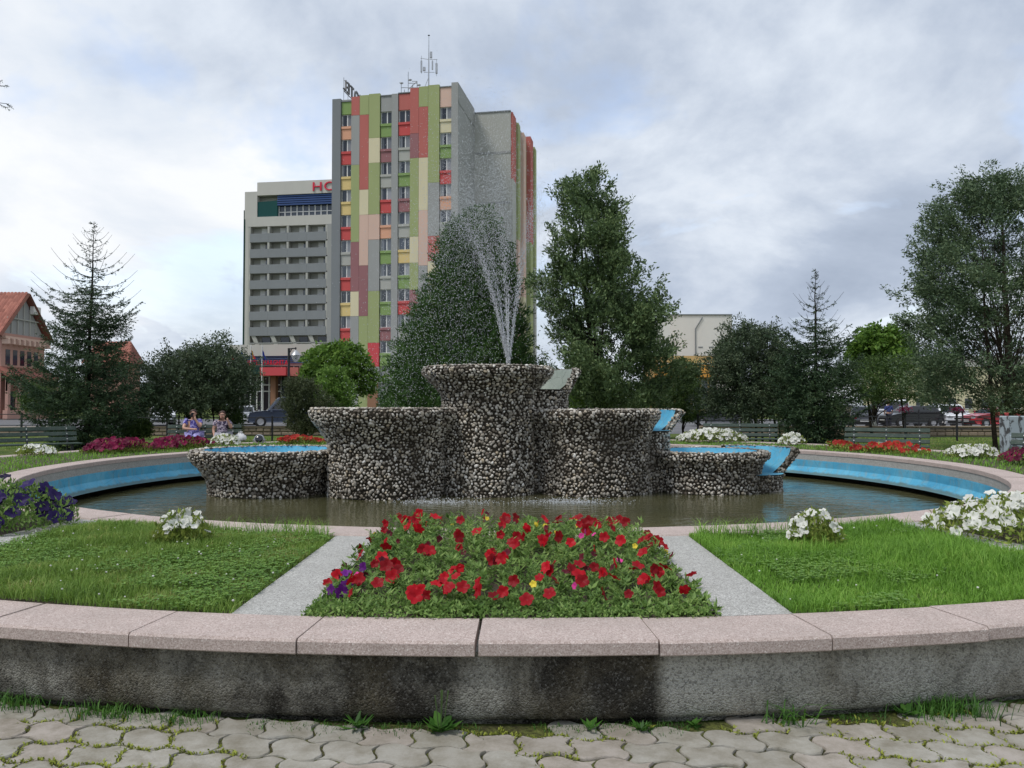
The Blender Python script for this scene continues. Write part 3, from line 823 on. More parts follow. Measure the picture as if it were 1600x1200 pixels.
def spray():
    noz = np.array([-.07, 15.4, C_TOP[4] + .02]); g = 9.81; pos = []; rad = []; st = []
    jets = [  # dx tilt, dy tilt, speed, n drops, angular spread, speed spread
        (-.185, 0, 7.8, 5200, .009, .05), (-.12, .06, 8.2, 2800, .012, .06), (.115, 0, 7.9, 4200, .008, .05), (-.03, .05, 8.9, 3000, .02, .07),
        (.0, -.05, 9.2, 3000, .035, .08), (-.07, 0, 8.9, 5200, .055, .10), (-.11, .0, 8.0, 5200, .06, .13), (-.02, .0, 8.6, 4200, .05, .12)]
    for dx, dy, sp_, n, sa, ss in jets:
        v0 = sp_ * (1 + rng.normal(0, ss, n)); a = rng.normal(0, sa, (n, 2))
        d = np.stack([dx + a[:, 0], dy + a[:, 1], np.ones(n)], 1); d = unit(d); v = d * v0[:, None]
        T = (v[:, 2] + np.sqrt(v[:, 2] ** 2 + 2 * g * .6)) / g
        t = T * (rng.uniform(0.0, 1.0, n) ** 1.25 if sa < .05 else rng.uniform(.24, 1.0, n))
        drag = 1 - .10 * t
        p = noz + v * t[:, None] * np.stack([drag, drag, np.ones(n)], 1); p[:, 2] -= .5 * g * t * t; p[:, 0] -= .22 * t * t * rng.uniform(.3, 1.4, n)
        p += rng.normal(0, .012, p.shape) * (1 + 5 * t)[:, None]
        vel = v.copy(); vel[:, 2] -= g * t
        pos.append(p); rad.append(rng.uniform(.0022, .0060, n) * (1 - .15 * np.minimum(t, 1))); st.append(unit(vel) * np.where(t < .35, 3.0, 1.2)[:, None])
    pos = np.concatenate(pos); rad = np.concatenate(rad); st = np.concatenate(st)
    k = pos[:, 2] > 1.2
    o = drops('water_spray', pos[k], rad[k], st[k], 'fan of white water jets and drops rising from the top bowl', 'water jet')
    # thin solid jets near the nozzle
    for dx, dy, sp_ in ((-.185, 0, 7.8), (-.12, .06, 8.2), (.115, 0, 7.9), (-.03, .05, 8.9), (0, -.05, 9.2)):
        d = Vector((dx, dy, 1)).normalized() * sp_
        pts = [Vector(noz) + d * t - Vector((0, 0, .5 * g * t * t)) for t in np.linspace(0, .17, 8)]
        pts = [p + Vector((random.gauss(0, .004), 0, 0)) for p in pts]
        MB().tube(pts, [.011, .011, .010, .009, .008, .007, .005, .002], 5).build('jet', M['drop'], o, True)
    # splashes where the overflow falls back into the pool
    for (x, y, n, w, lab) in ((.95, 13.75, 800, .42, 'low white splash on the water in front of the middle right bowl'), (-1.5, 13.75, 300, .25, 'small splash on the water by the middle left bowl foot'), (-.95, 13.7, 300, .28, 'small splash on the water before the central column')):
        p = np.stack([x + rng.normal(0, w, n), y + rng.normal(0, .12, n), ZW + np.abs(rng.normal(0, .045, n)) * np.exp(-np.abs(rng.normal(0, .5, n)))], 1)
        drops('splash', p, rng.uniform(.003, .011, n), None, lab, 'splash')


spray()
# ------------------------------------------------------------------ hotel tower
class Face:
    """vertical face frame: origin at P0 on the ground, u along the face, v inwards, z up; photo pixels -> u, z"""
    def __init__(s, P0, P1):
        s.p = Vector((P0[0], P0[1])); d = Vector((P1[0] - P0[0], P1[1] - P0[1])); s.len = d.length; s.d = d.normalized(); s.rz = math.atan2(s.d.y, s.d.x)

    def u(s, x): k = (x - 800) / FPX; return (k * s.p.y - s.p.x) / (s.d.x - k * s.d.y)

    def D(s, x): return s.p.y + s.d.y * s.u(x)

    def z(s, x, y): return Zat(y, s.D(x))


def xD(x, D): return ((x - 800) / FPX * D, D)


def hotel_tower():
    A = Face(xD(517, 95), xD(715, 92.2)); H_ = A.z(705, 134)
    t = empty('hotel_tower', (A.p.x, A.p.y, 0), A.rz, 'hotel tower with multicoloured patchwork facade of green, red and grey panels', 'hotel')
    RV = .35; uE = A.len; uC = A.len + 4.75
    MB().box(.02, uE - .02, RV, 26, 0, H_ - .6).build('wall', M['f_grey'], t)
    MB().box(uE - .0, uC, 8.6, 24, 0, H_ - .25).build('wall', M['f_light'], t)
    z0f = 35.75 if False else A.z(538, 188); dz = (A.z(538, 188) - A.z(538, 543)) / 9
    U = lambda z_: A.u(z_ / 3.2 + 360)                       # zoomed x -> u
    gr = lambda ztop: A.z(620, ztop / 3.2 + 40)              # zoomed y (upper crop) -> z
    gr2 = lambda y: A.z(620, y / 3.2 + 260)

    def slab(name, u0, u1, v0, z0, z1, mat, v1=RV + .02): return MB().box(u0, u1, v0, v1, z0, z1).build(name, M[mat], t)
    # pilasters
    slab('pilaster', 0, U(545), -.12, 0, gr(346), 'f_grey2'); slab('pilaster', U(801), U(833), -.05, 0, gr(340), 'f_grey')
    # flank pilaster at the right corner, with the long blind side wall
    slab('corner_wall', U(1103), uE + .01, -.1, 0, H_ + .35, 'f_grey', 8.6)
    for zz in (gr(392), gr(660), gr(935)):
        MB().box(uE + .012, uE + .05, .0, 8.59, zz - .32, zz).build('band', M['f_conc'], t); MB().box(uE + .05, uC - .05, 8.55, 8.59, zz - 3.9, zz - 3.6).build('band', M['f_conc'], t)
    MB().box(uE - .3, uC, 8.5, 24.2, H_ - .25, H_ - .1).build('coping', M['f_grey2'], t)
    # patchwork strips: (u left, u right, [(z top, colour) ...]) with tops given in the zoomed crops
    a1 = lambda y: gr(y); a2 = lambda y: gr2(y)
    strips = [
        (598, 640, [(a1(340), 'f_red'), (a1(435), 'f_grey'), (a1(685), 'f_green'), (a2(370), 'f_maroon'), (a2(620), 'f_cream'), (a2(745), 'f_grey'), (0, None)]),
        (640, 686, [(a1(336), 'f_green'), (a1(435), 'f_red'), (a1(812), 'f_cream'), (a2(235), 'f_pink'), (a2(490), 'f_maroon'), (a2(745), 'f_green'), (0, None)]),
        (686, 742, [(a1(332), 'f_green'), (a1(555), 'f_cream'), (a1(680), 'f_green'), (a2(235), 'f_pink'), (a2(362), 'f_grey'), (a2(620), 'f_green'), (a2(880), 'f_redcan'), (a2(1000), 'f_grey'), (0, None)]),
        (894, 938, [(a1(318), 'f_red'), (a1(545), 'f_maroon'), (a1(668), 'f_green'), (a2(355), 'f_cream'), (a2(485), 'f_green'), (a2(620), 'f_maroon'), (a2(745), 'f_grey'), (0, None)]),
        (938, 985, [(a1(314), 'f_green'), (a1(415), 'f_red'), (a1(668), 'f_cream'), (a2(225), 'f_pink'), (a2(500), 'f_grey'), (0, None)]),
        (985, 1042, [(a1(310), 'f_green'), (a1(795), 'f_grey'), (a2(355), 'f_red'), (a2(480), 'f_cream'), (a2(700), 'f_green'), (0, None)])]
    for x0, x1, cells in strips:
        for (zt, c), (zb, _) in zip(cells[:-1], cells[1:]):
            slab('facade_panel', U(x0) + .012, U(x1) - .012, -.06 + random.uniform(-.008, .008), zb + .012, zt - .012, c)
    # window columns
    cols = [(547, 596, 362, ['f_green2', 'f_peach', 'f_brightred', 'f_yellow', 'f_yellow', 'f_brightred', 'f_light', 'f_brightred', 'f_yellow', 'f_brightred', 'f_light']),
            (745, 800, 347, ['f_grey', 'f_green2', 'f_maroon', 'f_light', 'f_brightred', 'f_peach', 'f_green2', 'f_light', 'f_green2', 'f_maroon', 'f_green2']),
            (835, 893, 342, ['f_red', 'f_brightred', 'f_light', 'f_green2', 'f_maroon', 'f_light', 'f_yellow', 'f_green2', 'f_brightred', 'f_light', 'f_grey']),
            (1044, 1102, 325, ['f_pink', 'f_cream', 'f_green2', 'f_brightred', 'f_peach', 'f_light', 'f_cream', 'f_green2', 'f_red', 'f_light', 'f_grey'])]
    wh = 1.5
    for ci, (x0, x1, top, cl) in enumerate(cols):
        u0, u1 = U(x0), U(x1); zoff = (0, .02, .06, .09)[ci]
        zt = a1(top)
        for k in range(11):
            zc = z0f - dz * k + (A.z(x0 / 3.2 + 360, 188) - A.z(538, 188)) * 0 + zoff
            w1, w0 = zc + wh / 2, zc - wh / 2
            # spandrel above window k (colour k) with a ledge
            slab('spandrel', u0, u1, .08, w1, (zt if k == 0 else zc + dz - wh / 2 - .3), cl[k])
            slab('ledge', u0 - .0, u1, -.03, w0 - .3, w0 - .0, cl[k + 1] if k < 10 else 'f_grey')
            if k > 9: continue
            w = empty('window', ((u0 + u1) / 2, RV - .02, zc)); w.parent = t; hw = (u1 - u0) / 2
            fm = MB(); b = .07
            fm.box(-hw, hw, -.09, -.01, wh / 2 - b, wh / 2); fm.box(-hw, hw, -.09, -.01, -wh / 2, -wh / 2 + b); fm.box(-hw, -hw + b, -.09, -.01, -wh / 2 + b, wh / 2 - b); fm.box(hw - b, hw, -.09, -.01, -wh / 2 + b, wh / 2 - b)
            m_ = hw * .12; fm.box(m_ - .06, m_ + .06, -.09, -.01, -wh / 2 + b, wh / 2 - b)
            fm.build('frame', M['whitepaint'], w)
            MB().box(-hw + b, m_ - .06, -.05, -.03, -wh / 2 + b, wh / 2 - b).build('pane', M['glass'], w)
            MB().box(m_ + .06, hw - b, -.05, -.03, -wh / 2 + b, wh / 2 - b).build('pane', M['curtain'] if random.random() < .75 else M['glass'], w)
            if random.random() < .8: MB().box(-hw + b + .03, -hw * random.uniform(.35, .75), -.056, -.051, -wh / 2 + b, wh / 2 - b).build('curtain', M['curtain'], w)
    slab('recess_floor', .1, uE - .1, .2, 0, .6, 'f_brick')
    MB().box(U(690), U(740), -.35, .1, 0, 4.2).build('brick_pier', M['f_brick'], t)
    # receding right flank with coloured fins
    for k, (v0, v1, pr, c, ztop) in enumerate(((8.7, 11.2, .25, 'f_red', -.9), (11.5, 13.0, .5, 'f_green', -1.3), (13.4, 14.4, .3, 'f_light', -1.6), (15.0, 17.0, .62, 'f_pink', -1.4), (17.4, 18.6, .4, 'f_green', -1.7), (19.0, 21.4, .95, 'f_red', -.6), (21.8, 23.6, 1.1, 'f_green', -1.2))):
        zz = H_ + ztop + .6; cut = (.78, .6, .5, .42, .7, .62, .55)[k]
        MB().box(uC - .02, uC + pr, v0, v1, zz * cut + .01, zz).build('flank_panel', M[c], t)
        MB().box(uC - .02, uC + pr, v0, v1, 0, zz * cut - .01).build('flank_panel', M[('f_light', 'f_pink', 'f_grey', 'f_cream', 'f_light', 'f_green', 'f_light')[k]], t)
    # parapet caps
    for x0, x1, y in ((545, 598, 362), (745, 801, 347), (833, 894, 340), (1042, 1103, 325)): MB().box(U(x0), U(x1), -.02, .5, a1(y), a1(y) + .12).build('parapet_cap', M['f_grey2'], t)

    # roof mast with antennas
    w = t.matrix_basis
    def on_roof(x, v): u = A.u(x); return t.matrix_basis @ Vector((u, v, 0)) if False else Vector((A.p.x + A.d.x * u - A.d.y * v, A.p.y + A.d.y * u + A.d.x * v, H_ - .6))
    q = on_roof(661, 2.0); m = empty('antenna_mast', q, 0, 'tall thin antenna mast with panel aerials on the hotel tower roof', 'antenna')
    top = Zat(55, q.y) - q.z
    MB().tube([(0, 0, 0), (0, 0, top * .55), (0, 0, top * .8), (0, 0, top)], [.09, .07, .045, .03], 6).build('pole', M['steel'], m)
    MB().tube([(-1.1, .2, 0), (-.05, 0, top * .33)], .03, 4).tube([(.1, 0, top * .62), (1.05, 0, top * .62)], .03, 4).tube([(-1.0, 0, top * .64), (0, 0, top * .62)], .03, 4).tube([(-.6, 0, top * .42), (.7, 0, top * .42)], .03, 4).tube([(-.9, 0, top * .4), (-.9, 0, top * .68)], .03, 4).tube([(.95, 0, top * .36), (.95, 0, top * .62)], .03, 4).build('cross_arms', M['steel'], m)
    for dx, f0, f1, wd in ((.28, .64, .74, .14), (-.9, .42, .60, .10), (.95, .40, .56, .13), (-.55, .44, .50, .16), (.45, .46, .6, .08)): MB().bbox(dx - wd, dx + wd, -.14, .1, top * f0, top * f1, .03).build('panel_aerial', M['steel'], m)
    MB().lathe([(.001, top + .02), (.13, top), (.13, top - .05), (.001, top - .08)], 8).build('top_cap', M['black'], m)
    q = on_roof(628, 2.5); m = empty('roof_antenna', q, 0, 'low lattice of pipes and small dishes on the hotel tower roof', 'antenna')
    sc = q.y / FPX; f = MB(); X = lambda x: (x - 628) * sc; Zz = lambda y: Zat(y, q.y) - q.z
    for x0, y0, x1, y1 in ((615, 130, 615, 150), (615, 137, 646, 137), (626, 112, 626, 150), (632, 127, 640, 127), (640, 127, 640, 150), (626, 140, 639, 128), (633, 132, 633, 150), (620, 140, 620, 150), (626, 130, 640, 130)): f.tube([(X(x0), 0, max(0, Zz(y0))), (X(x1), 0, max(0, Zz(y1)))], .045, 4)
    f.build('pipe_lattice', M['steel'], m)
    for x, y in ((615.5, 131), (629, 126), (643, 134)): MB().lathe([(.001, -.1), (.16, -.04), (.26, .06), (.22, .05), (.001, -.05)], 10).build('dish', M['steel'], m, True, (X(x), -.1, Zz(y)))
    # roof letters, seen from behind
    q = on_roof(541, 1.2); s = empty('roof_sign', (q.x, q.y, Zat(151, q.y)), 0, 'dark metal roof letters seen from behind at the left roof edge', 'sign')
    return t, A, H_


def text_mesh(name, body, size, depth, mat):
    cu = bpy.data.curves.new(name, 'FONT'); cu.body = body; cu.size = size; cu.extrude = depth; cu.align_x = 'LEFT'
    o = bpy.data.objects.new(name + '_tmp', cu); col.objects.link(o); dg = bpy.context.evaluated_depsgraph_get()
    me = bpy.data.meshes.new_from_object(o.evaluated_get(dg)); me.name = name; me.materials.clear(); me.materials.append(mat)
    bpy.data.objects.remove(o); bpy.data.curves.remove(cu)
    return me


def letters(parent, body, size, depth, mat, bold=.0, mirror=False, gap=1.0):
    """each letter a mesh of its own, standing in the x-z plane of the parent"""
    x = 0.0
    for ch in body:
        if ch == ' ': x += size * .4; continue
        me = text_mesh('letter', ch, size, depth, mat); xs = [v.co.x for v in me.vertices]; w = max(xs) - min(xs)
        o = link('letter', me, parent); o.rotation_euler = (math.pi / 2, 0, 0); o.location = (x - min(xs), 0, 0); x += w + size * .14 * gap
    return x


HT, HA, HH = hotel_tower()
rs = bpy.data.objects['roof_sign']
wid = letters(rs, 'HOTEL', 2.0, .09, M['f_signgrey'])
# letters face the side street: the text runs from the back of the roof edge towards the front
rs.rotation_euler = (0, 0, HA.rz - math.pi / 2); _v = wid + .9
rs.location = (HA.p.x + HA.d.x * .9 - HA.d.y * _v, HA.p.y + HA.d.y * .9 + HA.d.x * _v, Zat(144, 97))
MB().tube([(0, .15, -.35), (wid, .15, -.35)], .06, 5).tube([(0, .15, 1.0), (wid, .15, 1.0)], .03, 4).build('letter_frame', M['f_signgrey'], rs)
for _k in range(6): MB().tube([(wid * _k / 5, .15, -1.6), (wid * _k / 5, .15, 1.3)], .03, 4).build('support', M['f_signgrey'], rs)


def hotel_wing():
    A = Face(xD(379, 141), xD(520, 138.6)); t = empty('hotel_wing', (A.p.x, A.p.y, 0), A.rz, 'pale hotel wing with rows of grey balconies left of the tower', 'hotel')
    xm = 450; z = lambda y, x=xm: A.z(x, y); u = A.u; uR = u(535)
    dep = 14
    def bx(name, x0, x1, v0, v1, y0, y1, mat, b=None): return MB().box(u(x0), u(x1), v0, v1, z(y1), z(y0)).build(name, M[mat], t)
    MB().box(u(381), uR, 1.1, dep, 0, z(340)).build('wall', M['f_light'], t)
    MB().box(u(379.5), u(399), .05, dep, z(340), z(297)).build('upper_wall', M['f_white'], t)
    MB().box(u(399) + .01, uR, .0, dep, z(303.5), z(283)).build('upper_wall', M['f_white'], t)
    MB().box(u(399) + .01, u(430), 1.6, dep, z(340), z(303.5) - .01).build('upper_wall', M['f_white'], t)
    bx('white_band', 385, 535, -.1, 2.3, 337.5, 352.5, 'f_white')
    MB().box(u(376.5), u(381), .4, 3, 0, z(325)).build('green_fin', M['f_dkgreen'], t); MB().box(u(381), u(386), .0, 2.2, 0, z(337.5)).build('edge_pier', M['f_white'], t); MB().box(u(386), u(389.5), -.05, 2.2, z(538), z(352.5)).build('edge_pier', M['f_light'], t)
    m = MB().prism([(u(385), z(337)), (u(430), z(337)), (u(430), z(312)), (u(397), z(313.5)), (u(385), z(325))], .2, 1.7); m.build('teal_box', M['f_teal'], t)
    MB().box(u(430.5), uR, .9, 1.4, z(337), z(304)).build('glass_band', M['glass'], t)
    for k in range(10): MB().box(u(430 + k * 9.5), u(430 + k * 9.5) + .14, .78, .9, z(337), z(320)).build('mullion', M['whitepaint'], t)
    MB().box(u(430), uR, .78, .89, z(330), z(329)).build('transom', M['whitepaint'], t)
    for k in range(5): MB().box(u(430), uR, .2, .6, z(306.5 + k * 3.3), z(304.3 + k * 3.3)).build('louvre', M['f_blue'], t)
    # balconies
    for r_ in range(7):
        y0 = 364.0 + 24.45 * r_
        top, bot = z(y0), z(y0 + 13.6)
        for k in range(4):
            x0 = (389.5, 418.5, 448.5, 478.8)[k]; x1 = (418.5, 448.5, 478.8, 509.5)[k]
            b = empty('balcony', ((u(x0) + u(x1)) / 2, 0, bot)); b.parent = t; hw = (u(x1) - u(x0)) / 2
            MB().box(-hw + .01, hw - .01, -.35, -.2, 0, top - bot).build('parapet', M['f_dark'], b)
            MB().box(-hw + .01, hw - .01, -.2, 1.1, 0, .18).build('slab', M['f_conc'], b)
            zc = z(y0 - 10.6) - bot
            MB().box(hw - .19, hw + .19, -.30, 1.1, .19, zc).build('divider', M['f_light'], b)
            w = random.uniform(-.15, .15)
            MB().box(-hw * .15 + w, hw * .42 + w, 1.0, 1.12, .3, zc - .12).build('window', M['whitepaint'], b); MB().box(hw * .42 + w + .02, hw * .78 + w, 1.0, 1.12, .2, zc - .12).build('door', M['glass'], b)  # white colour on the window stands in for bright reflecting glass
            MB().box(-hw * .15 + w, hw * .42 + w, 0.96, 1.0, zc - .12, zc - .04).build('lintel', M['whitepaint'], b)
    MB().box(u(389.5), uR, -.2, 2.2, z(535) - .2, z(535)).build('slab', M['f_conc'], t)
    MB().box(u(509.5) + .2, uR, -.35, 2.2, z(540), z(352.5)).build('end_wall', M['f_conc'], t)
    for k in range(5):
        x = 391 + 29.5 * k; MB().prism([(u(x), z(522)), (u(x + 7), z(522)), (u(x + 14), z(539)), (u(x + 8), z(539))], -.2, .3).build('raking_strut', M['f_light'], t)
    for k in range(4): MB().box(u(405 + k * 29.5), u(418 + k * 29.5), .9, 1.15, z(537), z(526)).build('window', M['glass'], t)
    # wing sign
    s = empty('wing_sign', (0, 0, 0), A.rz, 'red HOTEL letters on the pale wing partly hidden by the tower', 'sign'); uu = u(487); s.location = (A.p.x + A.d.x * uu + A.d.y * .12, A.p.y + A.d.y * uu - A.d.x * .12, z(298.5, 490))
    letters(s, 'HOTEL', 2.25, .1, M['f_signred'], gap=1.3)
    for o in s.children: o.scale = (1.25, 1, 1); o.location.x *= 1.25
    return t


hotel_wing()


def podium():
    A = Face(xD(357, 116), xD(520, 113.2)); t = empty('hotel_podium', (A.p.x, A.p.y, 0), A.rz, 'low pale hotel entrance block with glass front below the balconies', 'hotel entrance')
    u = A.u; z = lambda y: A.z(430, y); uR = u(535)
    MB().box(u(357), uR, 0, 18, z(556), z(538)).build('upper_wall', M['f_white'], t); MB().box(u(357), u(372), 0.01, 18, 0, z(556) - .005).build('pier', M['f_white'], t)
    MB().box(u(372), uR, 1.2, 18, 0, z(556) - .005).build('wall', M['f_light'], t)
    MB().box(u(373), uR, .75, 1.0, .2, z(571)).build('glass_front', M['glass'], t)
    MB().box(u(378.5), uR, .52, .6, z(572), z(556.5)).build('sign_band', M['f_light'], t)
    for k in range(4): MB().box(u(379), uR, .1, .5, z(558.2 + 3.1 * k), z(557 + 3.1 * k)).build('louvre', M['f_blue'], t)
    for k in range(15): MB().box(u(378 + k * 9.6), u(378 + k * 9.6) + .16, .6, .74, 0, z(573)).build('mullion', M['whitepaint'], t)
    for y in (588, 602, 612): MB().box(u(378), uR, .62, .72, z(y), z(y) + .15).build('transom', M['whitepaint'], t)
    for x, m in ((428.5, 'f_brick'), (460, 'f_brown'), (484, 'f_brick'), (506, 'f_brick')): MB().box(u(x), u(x) + .8, -1.2, -.4, 0, z(588)).build('brick_pier', M[m], t)
    MB().box(u(438), u(452), .3, .6, 0, z(588)).build('dark_door', M['glass'], t)
    MB().box(u(385.5), u(425), -2.2, .55, z(585), z(573)).build('green_canopy', M['f_dkgreen'], t)
    MB().box(u(422.5), u(462), -3.2, .55, z(588), z(575.5)).build('red_canopy', M['f_redcan'], t); MB().box(u(462) + .01, u(478), -2.6, .55, z(588.5), z(575.5)).build('red_canopy', M['f_red'], t)
    s = empty('entrance_sign', (0, 0, 0), A.rz, 'red letters over the hotel entrance canopy behind the flags', 'sign'); uu = u(390.5); v = -1.3
    s.location = (A.p.x + A.d.x * uu - A.d.y * v, A.p.y + A.d.y * uu + A.d.x * v, z(570.8)); wd = letters(s, 'HOTEL HARGHITA', .98, .08, M['f_signred'], gap=1.2)
    k = (u(457) - uu) / wd
    for o in s.children: o.scale = (k, 1, 1); o.location.x *= k


podium()


def flags():
    for (x, top, bot, cols_, lab) in ((358, 539, 562, ('flag_blue', 'flag_yellow', 'flag_red'), 'limp blue and yellow flag, leftmost of the four flagpoles'), (375.5, 541, 562, ('flag_blue',), 'limp plain blue flag on the second flagpole from the left'),
                                      (391.5, 541, 561, ('flag_blue', 'flag_yellow', 'flag_red'), 'limp blue, yellow and red flag on the third flagpole'), (409, 541, 562, ('flag_blue',), 'blue flag on the rightmost of the four flagpoles')):
        D = 98.0; p = P(x, 600, D); t = empty('flagpole', (p.x, D, 0), 0, lab, 'flag', 'flags before the hotel'); zt = Zat(top - 3, D)
        MB().tube([(0, 0, 0), (0, 0, zt * .6), (0, 0, zt)], [.07, .055, .04], 6).build('pole', M['whitepaint'], t)
        f = MB(); n = 9; z1, z0 = Zat(top, D), Zat(bot, D); W = .46; k = 6
        for ci in range(k):
            f.cur = min(len(cols_) - 1, int(ci * len(cols_) / k))
            for r_ in range(n):
                q0, q1 = r_ / n, (r_ + 1) / n
                X = lambda c, q: .05 + (c / k) * W * (.15 + 1.0 * q) + .03 * math.sin(q * 9 + c); Y = lambda c, q: .12 * math.sin(c * 1.9 + q * 3) * q; Z_ = lambda c, q: z1 - (z1 - z0) * q - (c / k) * .5 * (1 - q)
                f.add([(X(ci, q0), Y(ci, q0), Z_(ci, q0)), (X(ci + 1, q0), Y(ci + 1, q0), Z_(ci + 1, q0)), (X(ci + 1, q1), Y(ci + 1, q1), Z_(ci + 1, q1)), (X(ci, q1), Y(ci, q1), Z_(ci, q1))], [(0, 1, 2, 3)])
        f.build('flag', [M[c] for c in cols_], t)


flags()


# ------------------------------------------------------------------ other buildings
def white_block():
    D = 125; x0, x1 = P(1048, 600, D).x, P(1144, 600, D).x; zt = Zat(493, D); t = empty('white_building', ((x0 + x1) / 2, D, 0), 0, 'blank off-white box building with dark roof edge behind the tall juniper', 'building'); hw = (x1 - x0) / 2
    MB().box(-hw, hw, 0, 14, 0, zt).build('wall', M['f_offwhite'], t); MB().box(-hw - .1, hw + .1, -.12, 14.1, zt, zt + .22).build('roof_edge', M['f_grey2'], t)
    xx = P(1087, 600, D).x - (x0 + x1) / 2; MB().tube([(xx, -.08, Zat(556, D)), (xx, -.08, Zat(514, D)), (P(1098, 600, D).x - (x0 + x1) / 2, -.08, Zat(496, D))], .09, 6).build('downpipe', M['f_grey2'], t)
    for x in (1095, 1112, 1128): a = P(x, 600, D).x - (x0 + x1) / 2; MB().box(a - .35, a + .35, -.05, .02, Zat(543.5, D), Zat(541.5, D)).build('vent', M['f_dark'], t)
    D = 112; x0, x1 = P(1022, 600, D).x, P(1118, 600, D).x; t = empty('ochre_building', ((x0 + x1) / 2, D, 0), 0, 'low ochre building with rounded canopy in front of the off-white block', 'building'); hw = (x1 - x0) / 2
    MB().box(-hw, hw, .0, 9, 0, Zat(556, D)).build('wall', M['f_yel2'], t); MB().box(-hw, hw, -.2, 0.0, Zat(569, D), Zat(567.5, D)).build('gutter', M['whitepaint'], t)
    m = MB(); prof = [(-.05, Zat(570, D)), (-.6, Zat(575, D)), (-1.1, Zat(583, D)), (-1.3, Zat(590, D)), (-.05, Zat(591, D))]
    V = [(-hw, y, z) for y, z in prof] + [(hw, y, z) for y, z in prof]; n = len(prof); m.add(V, [tuple(range(n)), tuple(range(n, 2 * n))[::-1]] + [(i, (i + 1) % n, (i + 1) % n + n, i + n) for i in range(n)]); m.build('canopy', M['f_ochre'], t)
    for k in range(7): a = -hw + .6 + k * 2 * hw / 7; w = MB().box(a, a + .75, -.06, .02, .9, Zat(593, D)).build('window', M['glass'], t); MB().box(a - .1, a, -.08, .03, .8, Zat(592, D)).build('frame', M['whitepaint'], w)
    # long low building on the right, glimpsed through the junipers
    D = 118; x0, x1 = P(1395, 600, D).x, P(1700, 600, D).x; zt = Zat(573, D); t = empty('low_building', ((x0 + x1) / 2, D, 0), 0, 'long low cream building glimpsed behind the big right juniper', 'building'); hw = (x1 - x0) / 2
    MB().box(-hw, hw, 0, 10, 0, zt).build('wall', M['f_cream'], t); m = MB(); m.prism([(-hw - .4, zt), (hw + .4, zt), (hw - 1, zt + 1.6), (-hw + 1, zt + 1.6)], -.4, 10.4); m.build('roof', M['f_white'], t)
    for k in range(12): a = -hw + 1 + k * 2 * hw / 12; w = MB().box(a, a + 1.1, -.05, .03, 1.0, 2.5).build('window', M['glass'], t); MB().box(a - .1, a + 1.2, -.1, -.05, .9, 1.0).build('sill', M['whitepaint'], w)


white_block()


